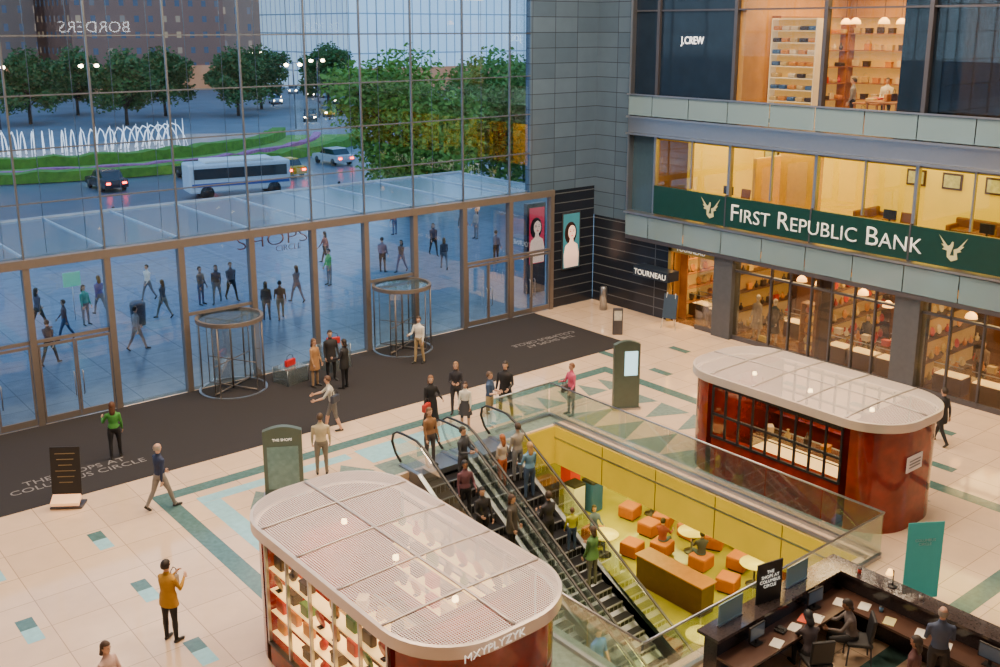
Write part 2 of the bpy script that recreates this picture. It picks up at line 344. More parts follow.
rider(16.95,18.6,face=90,h=1.78,top=(.03,.03,.04),bot=BLK,hair=(.05,.03,.02),label='man in dark shirt riding escalator up',group=G,**hold)
rider(17.55,18.3,face=70,h=1.25,top=(.5,.52,.03),bot=JEAN,hair=(.1,.05,.03),label='child in yellow green top on escalator',group=G)
rider(17.55,17.5,face=95,h=1.7,top=(.08,.17,.06),bot=(.1,.1,.1),hair=(.08,.05,.03),hl=.1,fem=True,jacket=((.10,.24,.08),.1),rarm=(20,10,60,.1),label='woman in green jacket riding escalator',group=G)
person(15.4,9.5,.0,face=60,h=1.68,top=(.05,.04,.05),bot=BLK,skin=DK,hair=BLK,hl=.12,fem=True,sit=.52,lean=15,rleg=(88,88),lleg=(88,88),rarm=(45,5,45,.2),larm=(45,5,45,.2),head=20,label='woman in dark top seated writing at desk')
person(16.5,9.3,.0,face=130,h=1.68,top=(.12,.1,.1),bot=BLK,skin=DK,hair=(.02,.015,.01),fem=True,hl=.05,sit=.52,lean=12,rleg=(88,88),lleg=(88,88),rarm=(45,5,45,.2),larm=(35,5,55,.2),head=10,label='woman in grey top seated behind security desk')
person(16.7,7.7,.0,face=40,h=1.78,top=(.05,.07,.13),bot=BLK,skin=(.42,.24,.17),hair=(.2,.18,.16),bald=True,label='bald man in dark blue shirt behind desk',**hold)
person(15.6,7.6,.0,face=100,h=1.7,top=(.08,.03,.03),bot=BLK,skin=DK,hair=(.03,.02,.015),fem=True,hl=.15,label='woman in dark red top behind desk')
OG='pedestrians on the plaza'
outs=[(16.1,44.6,WH,GRY,200),(15.5,41.3,(.1,.1,.12),(.3,.27,.22),120),(17.6,42.3,(.12,.12,.14),JEAN,-60),(18.3,42.2,(.05,.05,.07),(.2,.2,.2),-120),(19.0,42.2,(.1,.1,.12),BLK,-90),(18.7,38.2,(.06,.05,.06),(.12,.1,.1),60),(19.25,38.0,(.25,.12,.06),(.35,.25,.15),70),(21.1,40.0,(.25,.22,.25),(.3,.2,.2),100),(23.8,41.8,(.05,.45,.12),GRY,180),(10.9,42.8,(.06,.06,.1),BLK,20),(11.3,40.7,(.15,.08,.08),JEAN,160),(12.6,42.3,(.08,.45,.35),(.2,.2,.22),-70),(9.9,37.9,(.03,.03,.05),BLK,40),(13.6,43.5,(.1,.1,.3),GRY,100),(27.2,42.4,(.1,.12,.2),BLK,30),(28.0,41.9,(.06,.06,.06),JEAN,200),(35.3,46.4,(.1,.1,.1),BLK,20),(36.0,46.0,(.4,.35,.3),GRY,180),(13.0,37.6,(.3,.3,.32),(.25,.2,.2),10),(31.5,44.0,(.05,.05,.08),BLK,250),(33.0,50.0,(.3,.1,.08),JEAN,100),(24.6,57.5,(.3,.3,.33),BLK,200),(29.2,59.0,(.1,.1,.12),GRY,0),(20.0,60.0,(.4,.4,.42),JEAN,150),(35.5,60.5,(.05,.05,.06),BLK,0),(30,41,(.08,.08,.1),GRY,60),(33,40.5,(.2,.2,.25),BLK,10),(26,46,(.3,.12,.1),BLK,120)]
def cname(c):
    r,g,b=c
    if max(c)<.2: return 'dark'
    if g>r*1.5: return 'green'
    if r>b*1.8: return 'brown'
    if b>r*1.5: return 'blue'
    return 'light grey'
for i,(x,y,t,b,fc) in enumerate(outs):
    w=[walk,walk2,{}][i%3]
    person(x,y,0,face=fc,h=1.65+.03*(i%5),top=t,bot=b,fem=i%2==1,hl=.15 if i%2 else 0,hair=[(.03,.02,.015),(.15,.08,.04),(.06,.04,.03)][i%3],vox=.03,label='pedestrian in %s top %s on the plaza paving'%(cname(t),'walking' if w else 'standing'),group=OG,**w)
def bag(x,y,z,c,rz=0,w=.32,label='red leather shoulder bag'):
    e=MB(); e.cbox(V((0,0,.12)),(w,.12,.24),0,bev=.03); b=e.obj('handbag',pm('leather_%d_%d'%(int(c[0]*255),int(c[1]*255)),c,.4),loc=(x,y,z),rot=rz,label=label,cat='bag')
    h=MB(); h.tube([(-w*.35,0,.22),(-w*.3,0,.36),(0,0,.42),(w*.3,0,.36),(w*.35,0,.22)],.01,6); h.obj('handle',black,parent=b); return b
bag(16.68,23.8,.75,(.45,.03,.02),.4,.36,'dark red leather shoulder bag at hip height')
bag(6.75,18.6,1.0,(.5,.4,.3),.3,.2,'small beige handbag held in hands')
bag(20.85,22.2,.85,(.1,.08,.08),.3,.3,'dark folded bag held at the waist')
bag(14.6,25.6,1.0,(.04,.05,.08),.4,.34,'dark blue backpack on bent back')
# ------------------------------------------------------------------ setting
cream=brick('cream_tiles',(.82,.61,.43),(.73,.54,.38),(.42,.30,.21),1.2,1.2,.009,.07,noise=.16,spec=.7)
X0,X1,Y0,Y1=12.8,20.2,11.4,21.9
fl=MB(); 
for a in [(-6,X0,-7,32.0),(X1,38,-7,32.0),(X0,X1,-7,Y0),(X0,X1,Y1,32.0),(X0,14.4,18.6,Y1)]: fl.box(a[0],a[1],a[2],a[3],-1.2,0)
struct('floor',fl,[cream],'polished cream stone tile atrium floor')
lf=MB(); lf.box(8,32,6,31,-5.2,-5.0)
struct('floor.001',lf,[pm('olive_floor',(.33,.31,.04),.12,0,.6,.7)],'olive yellow floor of the lower level')
w=MB(); w.box(X1-.03,X1-.005,Y0,Y1,-1.25,-.03); struct('wall_opening_east',w,[yellow],'yellow band around floor opening with glow in its colour')
w=MB(); w.box(X0,X1,Y0+.005,Y0+.03,-1.25,-.03); struct('wall_opening_south',w,[yellow],'yellow band around floor opening with glow in its colour')
w=MB(); w.box(18.2,X1,Y1-.03,Y1-.005,-1.25,-.03); struct('wall_opening_north',w,[yellow],'yellow band around floor opening with glow in its colour')
lw=pm('lower_wall',(.55,.40,.06),.5)
w=MB(); w.box(8,8.2,6,31,-5,-1.2); struct('wall_lower_west',w,[lw],'yellow wall of the lower level')
w=MB(); w.box(31.8,32,6,31,-5,-1.2); struct('wall_lower_east',w,[lw],'yellow wall of the lower level')
w=MB(); w.box(8,32,6,6.2,-5,-1.2); struct('wall_lower_south',w,[lw],'yellow wall of the lower level')
w=MB(); w.box(8,32,30.8,31,-5,-1.2); struct('wall_lower_north',w,[lw],'yellow wall of the lower level')
n=1
def tr_add(mb,mt,lab):
    global n
    o=struct('trim_%d'%n,mb,[mt],lab); n+=1; return o
cp=MB(); cp.box(-6,28.1,26.2,31.9,.0,.012); tr_add(cp,pm('charcoal_carpet',(.022,.020,.023),.95,0,.3,60),'dark charcoal entrance carpet')
m=MB(); m.box(X1-.01,X1+.14,Y0-.15,Y1+.1,0,.03); tr_add(m,steel,'steel nosing along floor opening')
m=MB(); m.box(X1-.045,X1-.03,Y0,Y1,-.42,-.37); tr_add(m,steel,'thin steel line on yellow band')
for k in range(1,5):
    m=MB(); yy=Y0+k*2.1; m.box(X1-.04,X1-.03,yy-.012,yy+.012,-1.25,-.03); tr_add(m,pm('joint_dark_yellow',(.2,.14,.01),.5),'dark vertical joint of yellow band')
grey=pm('carpet_lettering',(.20,.19,.20),.9)
for a in (((7.6,27.6,.013),(1,0,0),(0,1,0),3.6),((25.9,28.6,.013),(-1,0,0),(0,-1,0),3.2)):
    t=text('THE SHOPS AT\nCOLUMBUS CIRCLE',a[3],a[0],a[1],a[2],grey,name='trim_%d'%n,ext=.002); n+=1; t['kind']='structure'; t['label']='grey lettering woven into dark carpet'
teal=pm('teal_stone',(.085,.17,.165),.12,0,.4,8); ltb=pm('light_blue_stone',(.30,.58,.68),.12,0,.2,6); tri=pm('grey_green_stone',(.19,.26,.235),.12,0,.4,8)
def inlay(polys,mt,z,lab):
    m=MB()
    for p in polys: m.raw([(x,y,z) for x,y in p],[tuple(range(len(p)))])
    tr_add(m,mt,lab)
def rect(a,b,c,d): return [(a,c),(b,c),(b,d),(a,d)]
def framepolys(a,b,c,d,w): return [rect(a,b,c,c+w),rect(a,b,d-w,d),rect(a,a+w,c+w,d-w),rect(b-w,b,c+w,d-w)]
inlay(framepolys(8.6,25.4,8.6,24.9,.45),teal,.003,'dark teal stone border inlay')
inlay([rect(9.5,10.0,18.6,23.69)],ltb,.004,'light blue stone strip inlay')
inlay([rect(9.5,14.0,23.7,24.1)],ltb,.004,'light blue stone strip inlay')
inlay([rect(11.6,12.8,8,22.0),rect(14.21,20.8,22.0,22.9)],tri,.002,'grey green stone field around escalators')
tl=[]
for k in range(8):
    y=11.6+k*1.35; tl.append([(21.0,y),(22.6,y+.67),(21.0,y+1.3)]) ; tl.append([(24.2,y+.2),(24.2,y+1.4),(22.8,y+.85)])
for k in range(3):
    x=10.3+k*1.3; tl.append([(x,22.6),(x+1.2,22.6),(x+.6,23.5)])
for k in range(6):
    x=19.0+k*.95; tl.append([(x,23.05),(x+.9,23.05),(x+.45,24.1)])
inlay(tl,tri,.006,'grey green triangle inlays in pale floor')
inlay([rect(14.3,15.9,23.05,24.1),rect(16.1,17.7,23.05,24.1)],ltb,.005,'light blue stone panel inlay')
for k in range(4):
    for X in (4.4,6.8,2.0):
        y=23.4-2.9*k; inlay([rect(X-.17,X+.17,y-.5,y+.05)],ltb,.004,'light blue stone rectangle inlay'); inlay([rect(X-.17,X+.17,y+.05,y+.5)],teal,.004,'teal stone rectangle inlay')
for X in (26.5,29.0):
    for k in range(8):
        y=25.8-2.6*k-(1.3 if X>27 else 0); inlay([rect(X-.17,X+.17,y-.45,y+.45)],teal,.004,'teal stone rectangle inlay')
wallm=pm('atrium_wall',(.22,.19,.17),.6)
w=MB(); w.box(-6.3,-6,-7,32,0,20); struct('wall_west',w,[wallm],'plain grey atrium wall')
w=MB(); w.box(-6,38,-7.3,-7,0,20); struct('wall_south',w,[wallm],'plain grey atrium wall')
w=MB(); w.box(-6,38,-7,32,20,20.3); struct('ceiling',w,[pm('ceiling',(.45,.40,.36),.7)],'pale high atrium ceiling')
# ------------------------------------------------------------------ glass entrance wall
ms=[3.1,5.5,7.9,10.3,12.7,15.2,17.6,19.8,22.0,24.4,26.8,29.1]
for i,x in enumerate(ms):
    m=MB(); m.box(x-.1,x+.1,31.88,32.14,0,5.1); tr_add(m,frame_m,'bronze vertical mullion of entrance wall')
m=MB(); m.box(-6,29.2,31.86,32.16,4.98,5.25); tr_add(m,frame_m,'bronze header beam over entrance doors')
wn=1
def win(mb,mt,lab):
    global wn
    o=struct('window_%d'%wn,mb,[mt],lab); wn+=1; return o
for i in range(len(ms)-1):
    z0=2.75 if i in (4,7) else .08
    g=MB(); g.box(ms[i]+.1,ms[i+1]-.1,32.0,32.012,z0,4.98); win(g,wglass,'clear glass panel of the entrance wall')
    if i in (0,1,2,4,7,9,10):
        m=MB(); m.box(ms[i]+.1,ms[i+1]-.1,31.95,32.06,2.62,2.72); tr_add(m,frame_m,'bronze transom above doors')
dn=1
for i in (1,2,9,10):
    a,b=ms[i]+.12,ms[i+1]-.12; c=(a+b)/2
    for (p,q) in ((a,c-.01),(c+.01,b)):
        d=MB(); d.box(p,p+.05,31.9,31.96,.05,2.58); d.box(q-.05,q,31.9,31.96,.05,2.58); d.box(p+.05,q-.05,31.9,31.96,.05,.25); d.box(p+.05,q-.05,31.9,31.96,2.5,2.58)
        hx=q-.12 if q<c else p+.12
        o=struct('door_%d'%dn,d,[frame_m],'bronze framed glass swing door'); dn+=1
        d=MB(); d.tube([(hx,31.9,.75),(hx,31.83,.8),(hx,31.83,1.5),(hx,31.9,1.55)],.018,8,0); d.obj('handle',steel,parent=o)
def revolve(x,y,lab):
    e=empty('revolving_door',(x,y,0),0,lab,'door'); r=1.08
    def arc(r,a0,a1,k=20): return [(r*math.cos(a0+(a1-a0)*i/k),r*math.sin(a0+(a1-a0)*i/k)) for i in range(k+1)]
    f=MB(); f.ring(r-.06,r+.04,2.45,2.58); f.obj('canopy_ring',frame_m,parent=e)
    f=MB(); f.prism(arc(r-.05,0,2*math.pi-.01,40),2.5,2.52,0); f.obj('glass_roof',glass('door_roof_glass',(.75,.85,.9),.4,.05,.05,(.2,.28,.35),.12),parent=e)
    f=MB(); f.ring(r-.02,r+.06,.013,.04); f.obj('floor_ring',steel,parent=e)
    for s0 in (0,math.pi):
        g=MB(); A=arc(r,s0-.75,s0+.75,16)
        g.raw([(px_,py_,zz) for px_,py_ in A for zz in (.03,2.45)],[(2*i,2*i+2,2*i+3,2*i+1) for i in range(16)])
        g.obj('drum_glass',sglass,parent=e)
        for k in (0,16):
            p=MB(); p.tube([(A[k][0],A[k][1],.03),(A[k][0],A[k][1],2.45)],.03,8); p.obj('drum_post',frame_m,parent=e)
    for k in range(4):
        a=.5+k*math.pi/2; u=V((math.cos(a),math.sin(a),0)); L=MB()
        L.tube([u*.98+V((0,0,.06)),u*.98+V((0,0,2.42))],.02,6); L.tube([V((0,0,.1)),u*.98+V((0,0,.1))],.03,6); L.tube([V((0,0,2.4)),u*.98+V((0,0,2.4))],.02,6); L.tube([u*.98+V((0,0,1.05)),V((0,0,1.05))],.018,6)
        o=L.obj('door_leaf',frame_m,parent=e)
        g=MB(); g.raw([u*.03+V((0,0,.1)),u*.97+V((0,0,.1)),u*.97+V((0,0,2.4)),u*.03+V((0,0,2.4))],[(0,1,2,3)]); g.obj('pane',sglass,parent=o)
    p=MB(); p.tube([(0,0,.03),(0,0,2.45)],.035,8); p.obj('centre_post',frame_m,parent=e)
revolve(13.95,31.3,'bronze framed glass revolving door with four leaves'); revolve(20.9,31.3,'bronze framed glass revolving door on carpet edge')
cab=pm('cable_steel',(.20,.22,.25),.35,.8)
for i in range(-3,len(ms)-1):
    x=ms[i] if i>=0 else 3.1+2.4*i
    m=MB(); m.box(x-.028,x+.028,31.98,32.06,5.25,20); tr_add(m,cab,'slim steel vertical of cable net window')
for z in [6.9,8.5,10.05,11.75,13.4,15,16.6]:
    m=MB(); m.box(-6,27.9,32.0,32.05,z-.02,z+.02); tr_add(m,cab,'thin steel horizontal of cable net window')
for k in range(24):
    x=-1+1.2*k
    if all(abs(x-q)>.3 for q in ms):
        m=MB(); m.tube([(x,32.1,5.35),(x,32.1,20)],.01,5); tr_add(m,cab,'thin vertical tension cable')
g=MB(); g.box(-6,27.9,32.07,32.08,5.25,20); win(g,wglass,'tall clear cable net glass wall')
e=empty('entrance_canopy',(0,32.2,5.2),0,'glass canopy with white steel ribs over plaza','canopy')
c=MB(); c.box(-6,29.2,0,6.3,.05,.09); c.obj('glass_roof',canopyglass,parent=e)
ps=pm('pale_steel',(.42,.52,.62),.4,.3)
for x in [0.7]+ms:
    r=MB(); r.prismx([(0,.13),(6.3,.13),(6.3,.04),(0,-.08)],x-.025,x+.025); r.obj('rib',ps,parent=e)
c=MB(); c.box(-6,29.3,6.3,6.4,-.05,.16); c.obj('edge_beam',ps,parent=e)
redt=pm('copper_letter',(.42,.20,.18),.4,.1,.05,5)
text('SHOPS',2.75,(16.5,32.9,4.62),(1,0,0),(0,0,1),redt,name='entrance_sign',ext=.02,hscale=.72,off=-.02,top=('reddish raised metal letters over entrance doors','sign'))
text('CIRCLE',1.0,(17.1,32.9,4.25),(1,0,0),(0,0,1),redt,name='entrance_sign',ext=.02,off=-.02,top=('small reddish raised letters over entrance doors','sign'))
gran=brick('blue_grey_granite',(.10,.16,.25),(.075,.125,.20),(.03,.045,.07),1.25,.62,.014,.25,wall=True,offset=0,noise=.15)
w=MB(); w.box(27.9,31.7,32.0,32.3,5.2,20); struct('wall_north',w,[gran],'blue grey granite panelled wall beside glass')
w=MB(); w.box(31.7,32.0,29.7,32.3,3.9,20); struct('wall_east',w,[gran],'blue grey granite panelled return wall')
dkw=brick('dark_slat_wall',(.015,.02,.035),(.012,.017,.03),(.10,.12,.15),20,.42,.02,.25,wall=True,noise=.1)
w=MB(); w.box(31.7,32.0,27.5,32.0,0,3.9); struct('wall_shop',w,[dkw],'dark wall with thin horizontal metal lines')
w=MB(); w.box(29.3,31.7,32.02,32.3,0,5.2); struct('wall_entrance_side',w,[dkw],'dark wall with thin horizontal metal lines')
def poster(x0,x1,z0,z1,yy,mats,lab):
    cx=(x0+x1)/2; cz=(z0+z1)/2
    m=MB(); m.box(x0-.06,x1+.06,yy-.05,yy-.02,z0-.06,z1+.06,0); o=m.obj('light_box_poster',dksteel,label=lab,cat='poster')
    q=MB(); q.box(x0,x1,yy-.065,yy-.055,z0,z1); q.obj('poster_print',mats[0],parent=o)
    f=MB(); f.ell((cx-.05,yy-.07,cz+.35),(.36,.006,.5)); f.obj('portrait_hair',mats[2],parent=o)
    f=MB(); f.ell((cx+.02,yy-.078,cz+.38),(.22,.006,.31)); f.obj('portrait_face',mats[1],parent=o)
    f=MB(); f.rings([((cx,yy-.074,z0+.03),.42,.004),((cx,yy-.074,cz-.6),.45,.004),((cx,yy-.074,cz-.2),.36,.004),((cx,yy-.074,cz-.05),.12,.004),((cx,yy-.074,cz+.15),.09,.004)],12); f.obj('portrait_shoulders',mats[1],parent=o)
    f=MB(); f.ell((cx+.03,yy-.086,cz+.22),(.07,.003,.025)); f.obj('portrait_lips',pm('lip_print',(.6,.05,.08),.4,0,0,3,(.8,.05,.1),.6),parent=o)
    for s in (-.07,.11):
        f=MB(); f.ell((cx+s,yy-.086,cz+.42),(.045,.003,.022)); f.obj('portrait_eye',mats[2],parent=o)
        f=MB(); f.ell((cx+s,yy-.086,cz+.49),(.055,.003,.012)); f.obj('portrait_brow',mats[2],parent=o)
    f=MB(); f.ell((cx+.03,yy-.086,cz+.32),(.02,.003,.03)); f.obj('portrait_nose',pm('nose_print',(.6,.33,.22),.5,0,0,3,(.7,.4,.27),.6),parent=o)
    return o
poster(29.8,30.75,1.7,4.1,32.0,[pm('teal_print',(.03,.10,.11),.4,0,.4,2.5,(.06,.30,.33),.6),pm('face_print',(.8,.5,.36),.5,0,.2,3,(1,.66,.48),.9),pm('hair_print',(.03,.012,.012),.5)],'backlit portrait poster of a woman on dark wall')
pb=MB(); pb.box(29.95,31.05,34.5,34.75,0,4.2); pb.obj('poster_slab',dksteel,label='dark metal slab holding the red poster',cat='sign')
poster(30.05,30.95,1.4,4.0,34.53,[pm('red_print',(.35,.02,.05),.4,0,.2,3,(.7,.03,.08),.8),MATS['face_print'],MATS['hair_print']],'backlit red portrait poster outside the doors')
# ------------------------------------------------------------------ storefront (x=31.7)
XS=31.7
stone=pm('grey_stone_band',(.20,.21,.24),.4,0,.2,5)
def sb(x0,x1,y0,y1,z0,z1,mt,name,lab):
    m=MB(); m.box(x0,x1,y0,y1,z0,z1); return struct(name,m,[mt],lab)
def tr(x0,x1,y0,y1,z0,z1,mt,lab):
    m=MB(); m.box(x0,x1,y0,y1,z0,z1); return tr_add(m,mt,lab)
def wi(x0,x1,y0,y1,z0,z1,mt,lab):
    m=MB(); m.box(x0,x1,y0,y1,z0,z1); return win(m,mt,lab)
tr(31.4,31.7,29.7,29.8,3.9,15,steel,'steel corner trim of shop balcony')
bays=[28.4,24.6,20.8,17.0,13.2,9.4,5.6]
warmw=pm('warm_shop_wall',(.50,.27,.06),.55,0,.25,2)
darkw=pm('dark_wood_wall',(.16,.065,.02),.5,0,.3,3)
sb(XS,39,0,29.7,7.55,8.4,stone,'floor.002','upper shop floor slab with stone edge')
sb(XS,39,0,29.7,3.75,4.4,stone,'floor.003','bank floor slab with stone edge')
sb(XS+.1,39,0,29.7,7.5,7.55,pm('bank_ceiling',(.78,.60,.05),.6),'ceiling.002','yellow ceiling of the bank')
sb(XS+.1,37.6,0,29.7,4.4,4.41,pm('bank_carpet',(.5,.34,.04),.8),'floor.007','golden carpet of the bank')
sb(XS+.1,38.6,0,29.7,8.4,8.41,pm('shop_wood_floor',(.3,.14,.04),.35),'floor.008','brown wooden floor of upper shop')
sb(XS,39,0,29.7,13.6,14.2,pm('shop_ceiling',(.6,.45,.2),.6),'ceiling.001','shop ceiling on the upper level')
sb(38.6,39,0,29.7,8.4,13.6,warmw,'wall_upper_shop','brown back wall of upper shop')
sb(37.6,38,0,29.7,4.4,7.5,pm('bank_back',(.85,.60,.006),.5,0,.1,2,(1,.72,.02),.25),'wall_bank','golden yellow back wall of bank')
sb(36.6,37,0,29.7,0,3.75,darkw,'wall_ground_shop','brown back wall of ground shops')
sb(31.9,39,29.72,29.9,3.9,14.2,warmw,'wall_shop_end','end wall of the upper shops')
sb(32.0,36.6,27.55,27.7,0,3.75,warmw,'wall_ground_shop_end','end wall of the watch shop')
tr(31.35,31.7,0,29.7,7.75,8.35,steel,'grey metal fascia under upper rail')
tr(31.2,31.72,0,29.75,8.35,8.43,steel,'steel ledge line'); tr(31.2,31.72,0,29.75,7.66,7.74,steel,'steel ledge line')
tr(31.2,31.72,0,29.75,4.36,4.43,steel,'steel ledge line'); tr(31.3,31.7,0,29.7,3.25,3.4,dksteel,'dark soffit edge over shops')
tr(31.22,31.3,0,29.75,9.28,9.33,steel,'steel cap rail over glass guard')
ys=[29.7]+[bays[0]-1.9*k for k in range(0,14)]
for i in range(len(ys)-1):
    a,b=ys[i+1]+.02,ys[i]-.02
    if a<1: break
    for z0,z1 in ((8.47,9.27),(3.42,4.32)): wi(31.28,31.3,a,b,z0,z1,bandglass,'frosted pale blue glass guard panel')
gr=pm('green_sign',(.004,.035,.028),.3,0,.2,4,(.004,.05,.04),.12)
sg=empty('bank_sign',(31.5,0,0),0,'long dark green sign band with white letters','sign')
q=MB(); q.box(-.05,.05,9,28.3,4.48,5.65); q.obj('sign_panel',gr,parent=sg)
wl=pm('white_letter',(.75,.75,.70),.5,0,.02,5,(1,.95,.82),.6)
text('First Republic Bank',7.75,(-.07,20.4,5.08),(0,-1,0),(0,0,1),wl,parent=sg,small=True,off=-.006,hscale=.98,ext=.02)
gold=pm('gold_leaf',(.55,.52,.28),.35,.2,.1,8,(.6,.56,.28),.3)
def eagle(y,s):
    m=MB(); P=[(-.1,-.45),(.08,-.42),(.05,-.1),(.22,.0),(.62,.62),(.40,.12),(.5,.15),(.32,-.1),(.4,-.15),(.2,-.25),(.25,-.6),(-.02,-.75),(-.22,-.55),(-.24,-.2),(-.46,-.15),(-.36,-.05),(-.52,.12),(-.4,.12),(-.66,.62),(-.22,.05),(-.12,.12),(-.05,.32),(.02,.3),(.02,.1)]
    m.raw([(-.075,y-p[0]*s,5.15+p[1]*s*.8) for p in P],[tuple(range(len(P)))]); m.obj('eagle_emblem',gold,parent=sg)
eagle(25.3,.75); eagle(15.5,.75)
for y in bays[1:4]: 
    q=MB(); q.box(-.06,.06,y-.03,y+.03,4.45,5.7); q.obj('panel_joint',dksteel,parent=sg)
for i,y in enumerate(bays[:-1]):
    tr(31.55,31.75,y-.06,y+.06,4.4,7.66,steel,'steel mullion of bank window'); tr(31.5,31.75,y-.07,y+.07,8.4,13.6,dksteel,'dark mullion of upper shop')
    y2=bays[i+1]
    wi(31.66,31.67,y2+.06,y-.06,4.4,7.5,sglass,'clear bank window pane')
    wi(31.66,31.67,y2+.06,y-.06,8.4,13.6,sglass,'clear upper shop window pane')
wi(31.66,31.68,28.4,29.7,4.4,7.6,pm('blue_tinted_panel',(.04,.08,.12),.15),'dark tinted end panel')
for y in (26.5,22.7,18.9,15.1): tr(31.6,31.72,y-.03,y+.03,5.7,7.66,steel,'thin steel mullion of bank window')
tr(31.55,31.75,0,29.7,12.6,12.66,dksteel,'dark transom across upper shop')
dkglass=pm('dark_blue_glass_panel',(.010,.02,.04),.06,0,.3,2)
wi(31.62,31.66,24.6,29.7,8.4,13.6,dkglass,'dark reflective shopfront panel')
text('J.CREW',1.15,(31.58,26.7,11.45),(0,-1,0),(0,0,1),pm('sign_white',(.9,.9,.9),.5,0,.0,5,(1,1,1),2.0),name='shop_sign',hscale=1.2,off=.0,top=('white illuminated raised letters on dark glass','sign'))
sb(31.7,38.5,24.3,24.6,8.4,13.6,warmw,'wall_shop_divider','warm brown side wall of upper shop')
sb(31.7,33,16.6,18.0,8.4,13.6,dkglass,'wall_shop_divider.001','dark panel between shop windows')
wi(31.75,31.9,5,16.6,8.4,13.6,glass('smoked_glass',(.22,.25,.3),.8,.0,.1),'smoked dark shop window')
gcol=[(.42,.03,.015),(.04,.1,.25),(.5,.36,.14),(.5,.2,.02),(.06,.2,.06),(.6,.5,.36),(.04,.025,.02),(.45,.2,.2)]
LIB={}
def good(kind,i,loc,rz,group):
    key=(kind,i)
    if key not in LIB:
        c=pm('goods_%d'%i,gcol[i],.4,0,.2,14); cname_=['red','blue','cream','orange','green','white','dark brown','pink'][i]
        if kind=='gift_box':
            m=MB(); m.cbox(V((0,0,.09)),(.26,.2,.18),0,bev=.012); o=m.obj(kind,c,label='small %s merchandise box with lid on shelf'%cname_,cat='box',group=group)
            m=MB(); m.cbox(V((0,0,.195)),(.28,.22,.05),0,bev=.01); m.obj('lid',c,parent=o)
        elif kind=='folded_shirt':
            m=MB(); m.cbox(V((0,0,.085)),(.3,.33,.16),0,bev=.04)
            o=m.obj('folded_shirt_stack',c,label='stack of folded %s shirts on shelf'%cname_,cat='clothing',group=group)
        elif kind=='vase':
            m=MB(); m.rings([((0,0,0),.05,.05),((0,0,.05),.08,.08),((0,0,.14),.085,.085),((0,0,.2),.035,.035),((0,0,.27),.03,.03),((0,0,.29),.045,.045)],12); o=m.obj('vase',c,label='small glossy %s vase on display'%cname_,cat='vase',group=group)
        elif kind=='plate':
            m=MB(); m.rings([((0,.05,.17),.17,.17),((0,.035,.17),.15,.15),((0,.03,.17),.08,.08)],20,0,True,V((1,0,0)),V((0,.2,.98))); o=m.obj('decorative_plate',c,label='round %s decorative plate upright on display'%cname_,cat='plate',group=group)
            m=MB(); m.cbox(V((0,.05,.01)),(.12,.1,.02)); m.obj('plate_stand',black,parent=o)
        elif kind=='handbag':
            m=MB(); m.cbox(V((0,0,.13)),(.3,.13,.26),0,bev=.03); o=m.obj('handbag',c,label='%s leather handbag on display shelf'%cname_,cat='bag',group=group)
            m=MB(); m.tube([(-.09,0,.24),(-.08,0,.36),(0,0,.4),(.08,0,.36),(.09,0,.24)],.01,6); m.obj('handle',c,parent=o)
        LIB[key]=o; o.location=loc; o.rotation_euler=(0,0,rz); return o
    o=dup(LIB[key],loc,rz); o['group']=group; return o
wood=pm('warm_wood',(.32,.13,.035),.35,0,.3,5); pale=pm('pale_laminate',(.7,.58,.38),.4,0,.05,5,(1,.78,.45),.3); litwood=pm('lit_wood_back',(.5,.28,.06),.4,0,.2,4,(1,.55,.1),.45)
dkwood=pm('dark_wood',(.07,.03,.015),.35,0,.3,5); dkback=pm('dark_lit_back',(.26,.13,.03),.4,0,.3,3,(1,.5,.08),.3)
def shelf(x,y,z,w,h,rows,cols,kind,group,mt,rz=0,lab='tall shelving unit filled with merchandise',dens=.9,ci=None,d=.4,back=None):
    e=empty('display_shelf',(x,y,z),rz,lab,'shelf')
    b=MB(); b.box(-w/2,w/2,-.02,0,0,h); b.obj('back_panel',back or litwood,parent=e)
    for s in (-1,1):
        m=MB(); m.box(s*w/2-.02,s*w/2+.02,-d,0,0,h); m.obj('side_panel',mt,parent=e)
    for r in range(rows+1):
        zz=.05+r*(h-.08)/rows; m=MB(); m.box(-w/2+.02,w/2-.02,-d,-.02,zz-.015,zz+.015); m.obj('shelf_board',mt,parent=e)
    kinds=kind if isinstance(kind,list) else [kind]
    for r in range(rows):
        for c in range(cols):
            if random.random()<dens:
                lx=-w/2+(c+.5)*w/cols; zz=.05+r*(h-.08)/rows+.016
                p=Matrix.Rotation(rz,3,'Z')@V((lx,-d*.55,0)); good(random.choice(kinds),random.choice(ci) if ci else random.randrange(8),(x+p.x,y+p.y,z+zz),rz,group)
    return e
RF=-math.pi/2
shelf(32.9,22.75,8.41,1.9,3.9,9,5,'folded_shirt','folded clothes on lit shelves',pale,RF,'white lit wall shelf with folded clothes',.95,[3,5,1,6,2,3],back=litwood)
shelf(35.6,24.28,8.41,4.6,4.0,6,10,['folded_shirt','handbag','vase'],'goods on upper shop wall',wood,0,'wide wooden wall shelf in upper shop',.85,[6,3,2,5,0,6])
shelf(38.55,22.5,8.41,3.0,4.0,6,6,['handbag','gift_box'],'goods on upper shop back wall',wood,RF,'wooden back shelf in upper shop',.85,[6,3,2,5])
def table(x,y,z,w,d,h,mt,lab,nm='display_table',cat='table'):
    e=empty(nm,(x,y,z),0,lab,cat); m=MB(); m.cbox(V((0,0,h-.03)),(w,d,.06),0,bev=.01); m.obj('table_top',mt,parent=e)
    for sx in (-1,1):
        for sy in (-1,1):
            m=MB(); m.cbox(V((sx*(w/2-.06),sy*(d/2-.06),(h-.06)/2)),(.06,.06,h-.06)); m.obj('leg',mt,parent=e)
    return e
table(34.2,20.2,8.41,1.6,1.0,.95,wood,'wooden display table in upper shop')
